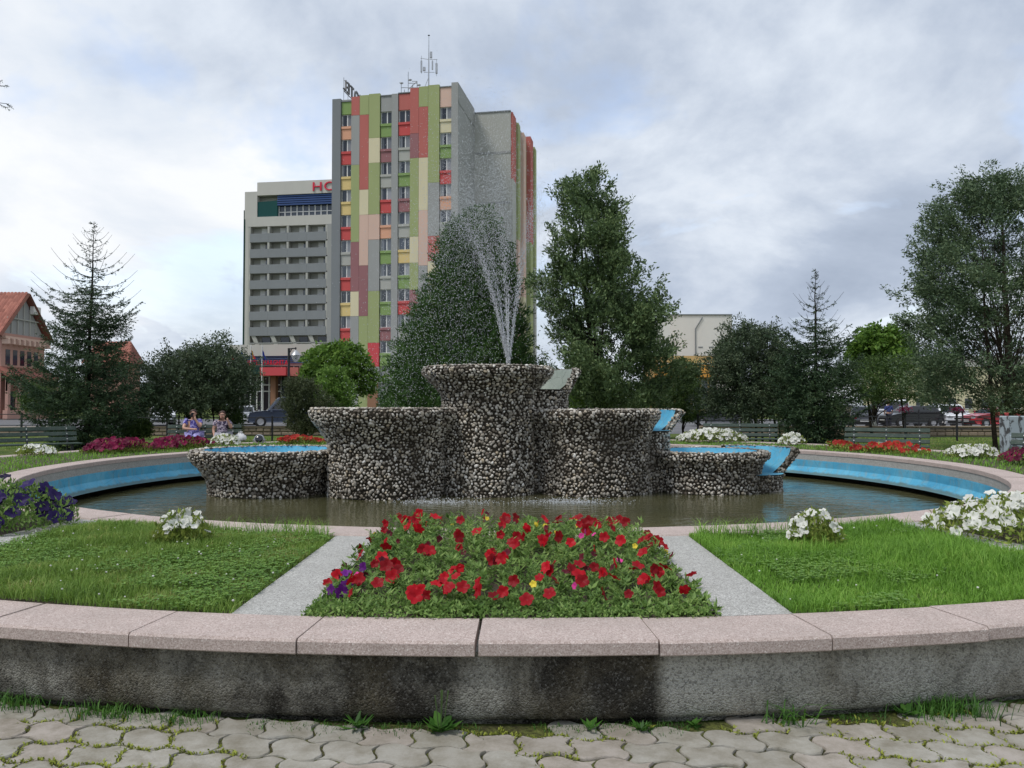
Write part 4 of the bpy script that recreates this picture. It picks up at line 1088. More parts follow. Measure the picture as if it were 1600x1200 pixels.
def pink_house():
    D = 85.0; s = D / 48; X = P(42, 600, D).x; zr = Zat(458, D); half = 2.4 * s; ze = Zat(528, D * 50.4 / 48); Lx = 16.0
    t = empty('pink_house', (X, D, 0), 0, 'pink house with orange tiled roof and grey timber gable at the left edge', 'house')
    MB().box(-Lx, -.4, -half + .5, half - .5, 0, ze - .1).build('wall', M['f_pinkwall'], t)
    m = MB(); m.add([(-.5, -half + .5, ze - .1), (-.5, half - .5, ze - .1), (-.5, 0, zr - .35), (-.7, -half + .5, ze - .1), (-.7, half - .5, ze - .1), (-.7, 0, zr - .35)], [(0, 1, 2), (5, 4, 3), (0, 2, 5, 3), (2, 1, 4, 5), (1, 0, 3, 4)]); g = m.build('gable', M['f_gable'], t)
    for k in range(7): y = -half + 1.1 + k * (2 * half - 2.2) / 6; h = (zr - ze) * (1 - abs(y) / (half - .5)); MB().box(-.5, -.38, y - .06, y + .06, ze, ze + max(.2, h - .45)).build('timber_post', M['f_light'], g)
    MB().box(-.37, -.3, -half + 1.3, half - 1.3, ze + 1.5, ze + 1.62).build('timber_rail', M['f_light'], g)
    MB().bbox(-.38, .1, .9, 2.2, zr - 2.2, zr - 1.3, .05).build('box_lamp', M['f_offwhite'], g)
    # tiled slopes: base board and single courses of tiles
    for sgn in (-1, 1):
        n = Vector((0, sgn * half, ze - zr)); L_ = math.hypot(half + .4, (zr - ze) * (half + .4) / half); dy, dz = sgn * (half + .4) / L_, -(zr - ze) * (half + .4) / half / L_; nx = Vector((0, -dz * sgn, abs(dy))).normalized() if sgn > 0 else Vector((0, dz, abs(dy))).normalized()
        nx = Vector((0, sgn * abs(dz), abs(dy)))
        V = [(-Lx, 0, zr), (0.05, 0, zr), (0.05, dy * L_, zr + dz * L_), (-Lx, dy * L_, zr + dz * L_)]; V2 = [tuple(Vector(v) - nx * .18) for v in V]
        rf = MB().add(V + V2, [(0, 1, 2, 3), (7, 6, 5, 4), (0, 4, 5, 1), (1, 5, 6, 2), (2, 6, 7, 3), (3, 7, 4, 0)]).build('roof', M['tile'], t)
        if sgn < 0:
            rows, cl = 12, 22; cw, ch = 8.4 / cl, L_ / rows
            tm = MB().add([(0, 0, .05), (cw * .94, 0, .05), (cw * .94, dy * ch * 1.05, dz * ch * 1.05), (0, dy * ch * 1.05, dz * ch * 1.05), (cw * .47, 0, .11), (cw * .47, dy * ch * 1.05, dz * ch * 1.05 + .10)], [(0, 4, 5, 3), (4, 1, 2, 5), (3, 5, 2), (0, 1, 4)]).mesh('tile', M['tile'])
            for i in range(rows):
                for j in range(cl): o = link('tile', tm, rf, (0.0 - (j + 1) * cw, dy * ch * i + nx.y * (.05), zr + dz * ch * i + nx.z * (.05)))
        MB().box(.0, .16, min(0, dy * L_) if sgn > 0 else dy * L_, max(0, dy * L_), 0, .01) if False else None
        vb = MB().tube([(0.1, 0, zr - .12), (0.1, dy * L_, zr + dz * L_ - .12)], .16, 4).build('verge_board', M['f_brown'], rf)
    for k in range(9): y = -half + .7 + k * (2 * half - 1.4) / 8; MB().bbox(-.45, .35, y - .16, y + .16, ze - 1.3, ze - .7, .06).build('bracket', M['f_pink'], t)
    MB().box(-.42, .1, -half + .4, half - .4, ze - .68, ze - .45).build('beam', M['f_pink'], t)
    for k in range(5): y = -half + 1.2 + k * (2 * half - 2.4) / 5; w = MB().box(-.42, -.36, y, y + .7, ze - 3.4, ze - 1.8).build('window', M['glass'], t)
    # lean-to verandah
    V = [(-.4, -half - .5, ze - 3.6), (-.4, half, ze - 3.6), (1.1, half, ze - 4.6), (1.1, -half - .5, ze - 4.6)]; MB().add(V + [(a, b, c - .25) for a, b, c in V], [(0, 1, 2, 3), (7, 6, 5, 4), (0, 3, 7, 4), (3, 2, 6, 7), (2, 1, 5, 6)]).build('lean_to_roof', M['tile'], t)
    MB().box(.7, .9, -half - .4, half, ze - 6.2, ze - 4.8).build('fascia', M['f_brown'], t)
    for k in range(6): y = -half - .2 + k * (2 * half) / 5; MB().box(.65, .95, y - .2, y + .2, 0, ze - 4.7).build('verandah_post', M['f_pinkwall'], t)
    for k in range(5): y = -half + k * (2 * half) / 5; MB().box(.6, .65, y + .1, y + 2 * half / 5 - .6, 1.0, ze - 6.0).build('pane', M['glass'], t)
    MB().box(.5, .98, -half - .5, half, 0, .98).build('plinth', M['f_pinkwall'], t)
    # second wing behind the spruce
    D2 = 100.0; xa, xb = P(140, 600, D2).x, P(206, 600, D2).x; zr2, ze2 = Zat(531, D2), Zat(566, D2); t2 = empty('tiled_house', ((xa + xb) / 2, D2, 0), 0, 'red tiled roof of a house showing behind the left spruce', 'house'); hw = (xb - xa) / 2
    MB().box(-hw - .8, hw - 1.6, .4, 5.6, 0, ze2).build('wall', M['f_pinkwall'], t2)
    V = [(-hw - 1, 3.7, zr2), (hw - 1.9, 3.7, zr2), (hw, -.3, ze2 - .1), (-hw - 1, -.3, ze2 - .1), (hw - 1.0, 6.0, ze2 - .1), (-hw - 1, 6.0, ze2 - .1)]; rf = MB().add(V, [(0, 3, 2, 1), (1, 2, 4), (0, 1, 4, 5), (3, 5, 4, 2)]).build('roof', M['tile'], t2)
    n = Vector((0, -(zr2 - ze2), 4.0)).normalized(); L_ = math.hypot(4, zr2 - ze2); dy, dz = -4 / L_, -(zr2 - ze2) / L_; cw, ch = .55, L_ / 7
    tm = MB().add([(0, 0, .04), (cw * .94, 0, .04), (cw * .94, dy * ch * 1.05, dz * ch * 1.05 + .02), (0, dy * ch * 1.05, dz * ch * 1.05 + .02), (cw * .47, 0, .1), (cw * .47, dy * ch * 1.05, dz * ch * 1.05 + .10)], [(0, 4, 5, 3), (4, 1, 2, 5), (3, 5, 2), (0, 1, 4)]).mesh('tile', M['tile'])
    for i in range(7):
        for j in range(9): link('tile', tm, rf, (hw - 1.9 + i / 7 * 1.9 - (j + 1) * cw, 3.7 + dy * ch * i, zr2 + dz * ch * i + .03))


pink_house()
# ------------------------------------------------------------------ trees and shrubs
def outline(rows, D):
    """photo rows (y, xl, xr) at depth D -> z, centre x, radius arrays (ascending z)"""
    z = []; c = []; r = []
    for y, a, b in rows:
        p, q = P(a, y, D), P(b, y, D); z.append(p.z); c.append((p.x + q.x) / 2); r.append((q.x - p.x) / 2)
    o = np.argsort(z); return np.array(z)[o], np.array(c)[o], np.array(r)[o]


def crown(rows, D, n, shell=.55, lump=.25, depth=1.0, freq=3.0, seed=0, boughs=0, sig=.35):
    """clump centres spread through the volume of the outline; more near the surface, uneven radius"""
    g = np.random.default_rng(seed); z, c, r = outline(rows, D)
    zs = np.linspace(z[0], z[-1], 400); rs = np.interp(zs, z, r); pdf = np.maximum(rs, .15); pdf /= pdf.sum()
    zz = g.choice(zs, n, p=pdf) + g.normal(0, .03, n); a = g.uniform(0, 2 * np.pi, n)
    rr = np.interp(zz, z, r); cc = np.interp(zz, z, c)
    ph = g.uniform(0, 6.28, 8); H_ = z[-1] - z[0]
    lum = np.sin(a * 2 + ph[0] + zz * freq * 1.1) * np.sin(zz * freq * 1.7 + ph[1]) + .7 * np.sin(a * 5 + ph[2] - zz * freq * 2.1) + .5 * np.sin(a * 9 + ph[3] + zz * freq * 4)
    rr = rr * (1 - lump * .55 + lump * .5 * lum)
    u = g.uniform(0, 1, n) ** shell; rad = rr * u
    pos = np.stack([cc + rad * np.cos(a), D + rad * np.sin(a) * depth, zz], 1)
    if boughs:                                    # most clumps gather on boughs, so the crown breaks into masses and gaps
        u2 = g.uniform(.35, 1.0, boughs) ** .6; b = pos[:boughs].copy(); b[:, 0] = cc[:boughs] + rr[:boughs] * u2 * np.cos(a[:boughs]); b[:, 1] = D + rr[:boughs] * u2 * np.sin(a[:boughs]) * depth
        w = g.integers(0, boughs, n); k = g.uniform(0, 1, n) < .80
        bs = g.uniform(.6, 1.35, boughs) * sig
        od = np.stack([np.cos(a), np.sin(a), np.zeros(n)], 1)[w]
        q = b[w] + g.normal(0, 1, (n, 3)) * bs[w][:, None] * np.array([.75, .75, .62]) + (od * .45 + np.array([0, 0, .35])) * (g.normal(0, .8, n) * bs[w])[:, None]
        pos = np.where(k[:, None], q, pos); a = np.where(k, a[w], a)
    out = np.stack([np.cos(a), np.sin(a) * depth, np.full(n, .0)], 1)
    return pos, out, u


def sprays(pos, out, m, size, leaf, up=.5, flat=1.0, spread=.7, aspect=.35):
    """m leaves around every clump centre, pointing outwards and up"""
    n = len(pos); d = unit(out + np.array([0, 0, up]) + rng.normal(0, .35, out.shape))
    c = np.repeat(pos, m, 0); dd = np.repeat(d, m, 0); s_ = np.repeat(np.broadcast_to(size, (n,)), m)[:, None]
    off = rng.normal(0, .42, c.shape); along = rng.uniform(-.9, 1.0, (len(c), 1)) * flat
    taper = 1.05 - .55 * np.abs(along)
    c = c + (off * taper + dd * along) * s_
    ax = unit(dd + rng.normal(0, spread, c.shape)); l = leaf * rng.uniform(.6, 1.35, len(c))
    return quads(c, ax, rand_perp(ax), l, l * aspect * rng.uniform(.75, 1.25, len(c)), .06)


def limb_tubes(mb, base, top, targets, r0, seg=5):
    for t in targets:
        t = Vector(t); h = random.uniform(.12, .62); s_ = base.lerp(top, h * min(1, max(.1, (t.z - base.z) / max(.1, top.z - base.z)) * 1.25))
        m = s_.lerp(t, .5) + Vector((random.gauss(0, .08), random.gauss(0, .08), random.uniform(-.05, .22)))
        mb.tube([s_, s_.lerp(m, .5) + Vector((0, 0, .03)), m, t], [r0, r0 * .75, r0 * .5, r0 * .2], seg, False)


def tree(name, label, cat, rows, D, leaf_mat, n, m, size, leaf, trunks, bark='bark', up=.5, shell=.55, lump=.25, spread=.7, aspect=.35, flat=1.0, freq=3.0, limbs=26, limb_r=.03, seed=0, group=None, depth=1.0, ground=0.0, cut=None, boughs=0, sig=.35):
    z, c, r = outline(rows, D)
    t = empty(name, (float(c[0]), D, ground), 0, label, cat, group); inv = -Vector(t.location)
    pos, out, u = crown(rows, D, n, shell, lump, depth, freq, seed, boughs, sig)
    if cut is not None:
        k = ~cut(pos); pos, out, u = pos[k], out[k], u[k]
    V, F_ = sprays(pos, out, m, size, leaf, up, flat, spread, aspect)
    link('crown', np_mesh('crown', V + np.array(inv), F_, M[leaf_mat]), t)
    mb = MB(); st = random.getstate(); random.seed(seed + 5)
    for (xb, yb, r0, ht) in trunks:               # photo x of foot, radius, height fraction
        b = Vector((P(xb, 600, D).x, D + yb, ground - .05)); top = Vector((float(np.interp(z[0] + (z[-1] - z[0]) * ht, z, c)) + (b.x - float(c[0])) * .9, D + yb * 1.6, z[0] + (z[-1] - z[0]) * ht))
        pts = [b.lerp(top, q) + Vector((random.gauss(0, .04), random.gauss(0, .04), 0)) * (q > 0) for q in (0, .2, .4, .6, .8, 1)]
        mb.tube(pts, [r0 * 1.15, r0, r0 * .85, r0 * .65, r0 * .4, r0 * .12], 8)
    tr = mb.build('trunk', M[bark], t, True); tr.location = inv
    if limbs:
        lm = MB(); idx = rng.choice(len(pos), min(limbs, len(pos)), replace=False)
        b = Vector((P(trunks[0][0], 600, D).x, D + trunks[0][1], ground + .3)); top = Vector((float(c[-1]), D, z[-1] - .4))
        limb_tubes(lm, b, top, pos[idx], limb_r); lo = lm.build('limbs', M[bark], t, True); lo.location = inv
    random.setstate(st)
    return t


def spruce(name, label, rows, D, foot, seed, whorls=24, dense=1.0, group=None):
    z, c, r = outline(rows, D); g = np.random.default_rng(seed)
    bx = P(foot, 600, D).x; t = empty(name, (bx, D, 0), 0, label, 'spruce', group); inv = np.array([-bx, -D, 0.0])
    zt = z[-1]; H_ = zt; mb = MB()
    topx = float(c[-1])
    tx = lambda h: bx + (topx - bx) * (h / H_)
    mb.tube([(tx(h) + g.normal(0, .012), D + g.normal(0, .012), h) for h in np.linspace(-.05, H_, 14)], [max(.006, .10 * (1 - q / 13) ** .9) for q in range(14)], 7)
    tr = mb.build('trunk', M['barkdark'], t, True); tr.location = Vector(inv)
    br = MB(); NC = []; NA = []; NL = []
    hs = np.concatenate([np.linspace(.12, H_ * .55, int(whorls * .65)), np.linspace(H_ * .55, H_ * .985, whorls - int(whorls * .65) + 4)])
    for h in hs:
        rr = float(np.interp(h, z, r)); low = h / H_
        nb = int(g.integers(6, 9) if low < .6 else g.integers(4, 7)); a0 = g.uniform(0, 6.28)
        for k in range(nb):
            a = a0 + k * 6.283 / nb + g.normal(0, .25); L_ = max(.12, rr * g.uniform(.62, 1.12)); hh = h + g.normal(0, .06)
            ex = float(np.interp(h, z, c)) - tx(h)
            rise = .55 if low > .72 else (.22 if low > .5 else -.02)
            pts = []
            for q in np.linspace(0, 1, 7):
                dz = L_ * (rise * q - .28 * q * (1 - q) * 1.6 + .22 * max(0, q - .55) ** 1.3 * 2)
                pts.append(np.array([tx(h) + ex * q * .8 + math.cos(a) * L_ * q, D + math.sin(a) * L_ * q, hh + dz]))
            r0 = .009 + .012 * (1 - low)
            br.tube(pts, [r0, r0 * .9, r0 * .8, r0 * .7, r0 * .55, r0 * .4, .004], 4, False)
            pts = np.array(pts); dens = (.16 if low > .80 else .30 if low > .70 else .55 if low > .58 else 1.0) * dense
            nt = max(2, int(L_ / .040 * dens))
            for q in g.uniform(.12 if low < .6 else .02, 1.0 if low < .62 else .72, nt):
                i = min(5, int(q * 6)); f = q * 6 - i; p = pts[i] * (1 - f) + pts[i + 1] * f; tan = pts[i + 1] - pts[i]; tan /= np.linalg.norm(tan)
                sd = np.cross(tan, [0, 0, 1]); sd /= max(1e-6, np.linalg.norm(sd)); sgn = 1 if g.random() < .5 else -1
                tw = tan * g.uniform(.4, .9) + sd * sgn * g.uniform(.4, 1) + np.array([0, 0, g.uniform(-.45, .15)]); tw /= np.linalg.norm(tw)
                tl = g.uniform(.5, 1.0) * min(.42, .10 + .32 * L_ * (1 - q * .72)) * (1 if low < .62 else .6)
                nn = max(4, int(tl / .025))
                qs = g.uniform(0, 1, nn)
                NC.append(p + tw * tl * qs[:, None] + np.array([0, 0, -.12]) * (qs[:, None] ** 2) * tl); d = tw + g.normal(0, .55, (nn, 3)); NA.append(d / np.linalg.norm(d, axis=1)[:, None]); NL.append(np.full(nn, .058) * g.uniform(.7, 1.3, nn))
    bo = br.build('limbs', M['barkdark'], t); bo.location = Vector(inv)
    C = np.concatenate(NC); A = np.concatenate(NA); Ls = np.concatenate(NL)
    V, F_ = quads(C, A, rand_perp(A), Ls * 1.25, Ls * .42)
    low = [q for q in rows if Zat(q[0], D) < H_ * .60]
    pos, out, u = crown(low, D, 800, .4, .35, 1.0, 3.0, seed)
    V2, F2 = sprays(pos, out, 28, .19, .09, -.15, 1.2, .6, .30)
    V, F_ = join([(V, F_), (V2, F2)])
    link('crown', np_mesh('crown', V + inv, F_, M['spruce']), t)
    return t


spruce('spruce_tree', 'tall dark spruce with sparse bare-tipped top behind the magenta flowers', [(346, 146, 148), (370, 124, 164), (400, 108, 176), (430, 92, 200), (455, 66, 204), (480, 62, 215), (505, 70, 205), (540, 66, 196), (570, 44, 216), (600, 28, 232), (640, 30, 232), (670, 62, 205), (694, 84, 190)], 26.5, 136, 3, 27, 1.5, 'spruces behind the flower ring')
spruce('spruce_tree', 'dark spruce with thin pointed leader right of the pool, beside a green bench', [(420, 1273, 1275), (455, 1258, 1290), (480, 1240, 1310), (500, 1228, 1322), (525, 1214, 1330), (555, 1208, 1338), (600, 1196, 1350), (645, 1196, 1350), (675, 1210, 1340), (696, 1232, 1322)], 27.5, 1275, 9, 26, 1.5, 'spruces behind the flower ring')

tree('thuja_tree', 'broad dark green conical thuja between the hotel and the fountain jet', 'thuja', [(328, 750, 770), (345, 708, 778), (365, 694, 788), (395, 682, 800), (440, 662, 815), (500, 636, 825), (560, 606, 838), (610, 592, 845), (650, 590, 850), (672, 610, 830)], 34, 'thuja', 4200, 28, .25, .16, [(735, 0, .12, .85)], 'barkdark', up=1.1, shell=.34, lump=.14, spread=.45, aspect=.3, limbs=10, seed=21)
tree('juniper_tree', 'tall open juniper right of the fountain jet with dark trunks', 'juniper', [(272, 898, 912), (288, 890, 962), (315, 872, 972), (350, 858, 984), (390, 848, 998), (430, 844, 1020), (470, 844, 1040), (520, 842, 1064), (560, 844, 1082), (600, 854, 1076), (628, 878, 1050)], 31, 'juniper', 2350, 38, .26, .14, [(936, 0, .09, .95), (952, .3, .07, .8), (922, -.2, .06, .7)], 'barkdark', up=.9, shell=.45, lump=.32, spread=.65, aspect=.42, limbs=80, limb_r=.020, seed=33, freq=2.3, boughs=120, sig=.34)
tree('juniper_tree', 'big open-crowned juniper at the right edge above the parked cars', 'juniper', [(262, 1522, 1548), (278, 1508, 1598), (302, 1492, 1618), (332, 1466, 1650), (356, 1434, 1660), (400, 1416, 1680), (440, 1390, 1700), (480, 1420, 1710), (520, 1432, 1720), (560, 1416, 1730), (600, 1410, 1730), (634, 1440, 1700)], 26, 'juniper2', 2800, 40, .23, .11, [(1578, 0, .12, .9), (1560, .2, .07, .7)], 'bark', up=.55, shell=.45, lump=.36, spread=.7, aspect=.36, limbs=110, limb_r=.020, seed=47, freq=2.0, boughs=160, sig=.36)
tree('juniper_shrub', 'low juniper branch fringe hanging left of the grey peeling pillar', 'shrub', [(600, 1520, 1620), (618, 1500, 1640), (636, 1510, 1640), (650, 1540, 1620)], 25, 'olive', 130, 40, .14, .07, [(1590, 0, .05, .6)], 'bark', shell=.7, limbs=14, limb_r=.012, seed=51, ground=.0)

SH = dict(spread=1.0, aspect=.42, flat=.8)
tree('silverberry_shrub', 'wide dark many-stemmed shrub behind the two seated women', 'shrub', [(546, 296, 346), (556, 262, 376), (575, 234, 394), (605, 212, 404), (630, 208, 402), (642, 228, 385)], 29.5, 'silverberry', 1650, 34, .20, .10, [(290, 0, .045, .5), (302, .3, .04, .5), (318, -.2, .045, .5), (330, .2, .04, .45), (345, .3, .035, .5), (275, .1, .035, .4), (358, 0, .03, .4)], 'barkdark', up=.8, shell=.5, lump=.22, limbs=60, limb_r=.016, seed=61, boughs=150, sig=.34, group='dark shrubs behind the flower ring', **SH)
tree('silverberry_shrub', 'wide dark many-stemmed shrub left of the right spruce', 'shrub', [(512, 1172, 1200), (525, 1140, 1225), (545, 1112, 1245), (575, 1096, 1262), (610, 1086, 1268), (632, 1088, 1262), (646, 1112, 1248)], 30, 'silverberry', 1900, 34, .20, .10, [(1180, 0, .05, .5), (1195, .3, .04, .5), (1208, -.2, .05, .5), (1160, .2, .04, .5), (1222, .3, .035, .5), (1234, .1, .035, .4)], 'barkdark', up=.8, shell=.5, lump=.25, limbs=60, limb_r=.016, seed=67, boughs=170, sig=.34, group='dark shrubs behind the flower ring', **SH)
BG = dict(up=-.35, spread=.8, aspect=.62, flat=.6)
tree('globe_catalpa', 'bright green dense round-headed tree in front of the hotel entrance', 'tree', [(542, 512, 548), (549, 490, 572), (560, 474, 580), (578, 468, 584), (596, 474, 584), (608, 492, 576)], 56, 'bright', 1250, 20, .34, .26, [(530, 0, .13, .6)], 'bark', shell=.4, lump=.3, seed=71, limbs=14, boughs=130, sig=.36, group='bright globe trees', **BG)
tree('globe_catalpa', 'bright green round-headed tree with whitewashed trunk above the parked cars', 'tree', [(516, 1362, 1392), (523, 1345, 1408), (536, 1332, 1418), (552, 1328, 1424), (568, 1334, 1420)], 40, 'bright', 700, 20, .26, .20, [(1364, 0, .12, .6)], 'bark', shell=.4, lump=.3, seed=73, limbs=10, boughs=90, sig=.26, group='bright globe trees', **BG)
ww = MB().tube([(P(1364, 600, 40).x, 40, -.02), (P(1364, 600, 40).x, 40, .5), (P(1364, 600, 40).x, 40, .95)], [.19, .165, .155], 10).build('whitewash', M['whitewash'], bpy.data.objects['globe_catalpa.001'], True); ww.location = -bpy.data.objects['globe_catalpa.001'].location
tree('tree', 'dark spreading low tree crown under the bright globe tree at right', 'tree', [(560, 1345, 1430), (575, 1316, 1446), (592, 1300, 1462), (612, 1304, 1470), (626, 1330, 1460)], 38, 'midgreen', 620, 26, .26, .12, [(1366, .3, .07, .8), (1420, .2, .05, .7)], 'barkdark', shell=.45, lump=.3, seed=79, limbs=24, **SH)
tree('shrub', 'light green leafy bush in front of the globe tree by the lamp', 'shrub', [(574, 515, 528), (585, 500, 540), (605, 492, 552), (630, 490, 556), (655, 500, 550)], 42, 'lime', 420, 20, .22, .18, [(523, 0, .05, .6)], 'bark', up=.9, shell=.4, lump=.25, seed=83, limbs=12, spread=.7, aspect=.45)
tree('shrub', 'olive-green upright shrub left of the middle left bowl', 'shrub', [(592, 452, 476), (605, 442, 500), (625, 436, 520), (650, 442, 522), (675, 455, 512)], 28.5, 'olive', 620, 28, .16, .085, [(478, 0, .05, .6)], 'barkdark', up=.9, shell=.45, lump=.3, seed=89, limbs=26, limb_r=.014, spread=.8, aspect=.4)
tree('shrub', 'dark green low hedge bush beside the second seated woman', 'shrub', [(640, 352, 376), (650, 346, 382), (668, 346, 382), (680, 352, 378)], 30.5, 'midgreen', 170, 26, .12, .08, [(364, 0, .03, .5)], 'barkdark', shell=.45, seed=97, limbs=0, **SH)
tree('shrub', 'low spreading green juniper mat right of the left spruce', 'shrub', [(658, 196, 224), (666, 186, 240), (676, 182, 242), (684, 190, 232)], 28.5, 'midgreen', 170, 28, .14, .09, [(210, 0, .03, .5)], 'barkdark', up=.7, shell=.5, seed=101, limbs=0, **SH)
tree('shrub', 'dark clipped bush between the left spruce and the parked white car', 'shrub', [(640, 196, 228), (650, 190, 234), (664, 190, 234)], 34, 'silverberry', 150, 28, .15, .09, [(212, 0, .03, .5)], 'barkdark', shell=.5, seed=103, limbs=0, **SH)
tree('shrub', 'mid green leafy bush in front of the ochre canopy building', 'shrub', [(560, 1052, 1072), (580, 1040, 1092), (605, 1036, 1104), (630, 1036, 1108), (656, 1045, 1100)], 36, 'midgreen', 520, 26, .22, .11, [(1068, 0, .05, .6)], 'barkdark', shell=.5, lump=.35, seed=107, limbs=14, **SH)
tree('shrub', 'small light green bush behind the top bowl spout', 'shrub', [(614, 898, 914), (622, 890, 926), (640, 890, 928)], 33, 'bright', 110, 24, .14, .09, [(908, 0, .03, .5)], 'bark', shell=.5, seed=109, limbs=0, **SH)
tree('shrub', 'dark bushy undergrowth under the tall open juniper', 'shrub', [(598, 960, 1030), (612, 944, 1048), (640, 940, 1060), (652, 950, 1050)], 35, 'midgreen', 420, 26, .2, .10, [(1000, 0, .04, .5)], 'barkdark', shell=.5, lump=.3, seed=113, limbs=0, **SH)
tree('shrub', 'dark undergrowth left of the juniper trunks behind the top bowl', 'shrub', [(560, 820, 850), (590, 800, 900), (620, 800, 930), (645, 810, 930)], 37, 'thuja', 420, 26, .22, .11, [(860, 0, .04, .5)], 'barkdark', shell=.5, lump=.3, seed=117, limbs=0, **SH)
tree('shrub', 'round green bush growing below the far left eaves of the pink house', 'shrub', [(600, 40, 90), (620, 28, 100), (645, 30, 96)], 44, 'midgreen', 260, 26, .26, .13, [(62, 0, .04, .5)], 'barkdark', shell=.5, lump=.3, seed=119, limbs=0, **SH)
# far belt of trees that closes the view between the buildings
for i, (x0, x1, yt, D_) in enumerate(((1120, 1330, 588, 150), (1330, 1480, 582, 160), (1480, 1720, 574, 150), (196, 300, 604, 150), (60, 190, 596, 160), (840, 1010, 590, 130))):
    tree('far_tree', ('far tree clump behind the right shrub and spruce', 'far tree clump behind the globe tree at right', 'far tree clump behind the big right juniper', 'far tree clump left of the hotel podium', 'far tree clump behind the left spruce', 'far tree clump behind the tall open juniper')[i], 'tree',
         [(yt, (x0 * 2 + x1) / 3, (x0 + x1 * 2) / 3), (yt + 12, x0 + 10, x1 - 10), (yt + 30, x0, x1), (640, x0 + 6, x1 - 6)], D_, 'midgreen', 400, 15, 1.1, .6, [((x0 + x1) / 2, 0, .2, .6)], 'barkdark', shell=.5, lump=.5, seed=130 + i, limbs=0, depth=.35, group='far trees', **SH)


def overhang():
    # bare-tipped larch standing left of the frame, one bough reaching into view
    D = 9.0; t = empty('larch_tree', (-8.3, D, 0), 0, 'thin leafless-looking conifer twig hanging in at the top left corner', 'tree'); inv = -Vector(t.location)
    mb = MB(); mb.tube([(-8.3, D, -.05), (-8.28, D, 2.5), (-8.25, D, 5), (-8.3, D, 8.2)], [.17, .14, .10, .02], 8); o = mb.build('trunk', M['bark'], t, True); o.location = inv
    br = MB(); C = []; A = []
    for h, az, L_ in [(5.0, 0.0, 2.42), (5.4, .25, 2.1), (4.3, 2.2, 1.9), (5.9, 1.2, 1.6), (6.4, 3.6, 1.4), (5.2, 4.4, 2.0), (6.9, 5.3, 1.1), (4.6, 3.2, 1.8), (7.3, .6, .8)]:
        b = np.array([-8.26, D, h]); d = np.array([math.cos(az), math.sin(az) * .9, 0.0]); pts = [b + d * L_ * q + np.array([0, 0, .28 * q - .30 * q * q]) for q in np.linspace(0, 1, 8)]
        br.tube(pts, [.026, .022, .018, .014, .011, .008, .006, .003], 5)
        for q in np.linspace(.3, 1, 16):
            i = min(6, int(q * 7)); f = q * 7 - i; p = pts[i] * (1 - f) + pts[i + 1] * f; sg = random.choice((-1, 1))
            tw = d * .75 + np.array([0, random.uniform(-.7, .7), random.uniform(-.6, .6)]); tw /= np.linalg.norm(tw); tl = random.uniform(.10, .24) * (1.3 - q * .6)
            br.tube([p, p + tw * tl * .5, p + tw * tl + np.array([0, 0, .02])], [.005, .004, .002], 4)
            qs = rng.uniform(0, 1, 26); C.append(p + tw * tl * qs[:, None]); a = tw + rng.normal(0, .7, (26, 3)); A.append(unit(a))
    o = br.build('limbs', M['barkdark'], t); o.location = inv
    C = np.concatenate(C); A = np.concatenate(A); V, F_ = quads(C, A, rand_perp(A), .032, .006)
    link('crown', np_mesh('crown', V + np.array(inv), F_, M['spruce']), t)


overhang()


# ------------------------------------------------------------------ lawns of the near beds
def in_bed(n, x0f, x1f, r0=R_RIM + .02, r1=R_BED - .01):
    """points of the ring sector between two near-parallel lines x0f(y), x1f(y)"""
    out = []
    while sum(len(o) for o in out) < n:
        x = rng.uniform(-6.5, 6.5, n); y = rng.uniform(3.5, 14, n); r = np.hypot(x - CX, y - CY)
        k = (r > r0) & (r < r1) & (x > x0f(y)) & (x < x1f(y)); out.append(np.stack([x[k], y[k]], 1))
    return np.concatenate(out)[:n]


lin = lambda a, b: (lambda y: a[0] + (y - a[1]) * (b[0] - a[0]) / (b[1] - a[1]))
bedL = (lin(LQ[0], LQ[1]), lambda y: -S2 + 0 * y); bedR = (lambda y: S2 + 0 * y, lin(RQ[0], RQ[1]))
bedC = (lambda y: -S1 + 0 * y, lambda y: S1 + 0 * y)


def patch(p, s=1.0, k=0.0): return .5 + .25 * (np.sin(p[:, 0] * 2.3 * s + k) + np.sin(p[:, 1] * 3.1 * s + 1.7 * k + p[:, 0]) + .6 * np.sin(p[:, 0] * 6.1 * s - p[:, 1] * 5.2 * s + k))


def lawn(name, bed, n, mat, hmin, hmax, label, seed, tall=.06):
    p = in_bed(n, *bed); q = patch(p, 1.0, seed); h = rng.uniform(hmin, hmax, n) * (.55 + .8 * np.clip(q, 0, 1))
    h = np.where(rng.uniform(0, 1, n) < tall, h * rng.uniform(1.3, 1.9, n), h)
    z = ZTOP - .032 + .03 * np.clip(q, 0, 1)
    c = np.stack([p[:, 0], p[:, 1], z], 1); V, T = blades(c, h, rng.uniform(.003, .0065, n), rng.uniform(.15, .95, n))
    return tag(link(name, np_mesh(name, V, T, M[mat])), label, 'grass', kind='stuff')


lawn('grass', bedR, 54000, 'grassA', .035, .090, 'lush bright green grass bed right of the red petunias', .4)
lawn('grass', bedL, 50000, 'grassB', .030, .075, 'shorter patchy green grass bed left of the red petunias', 2.1, .03)


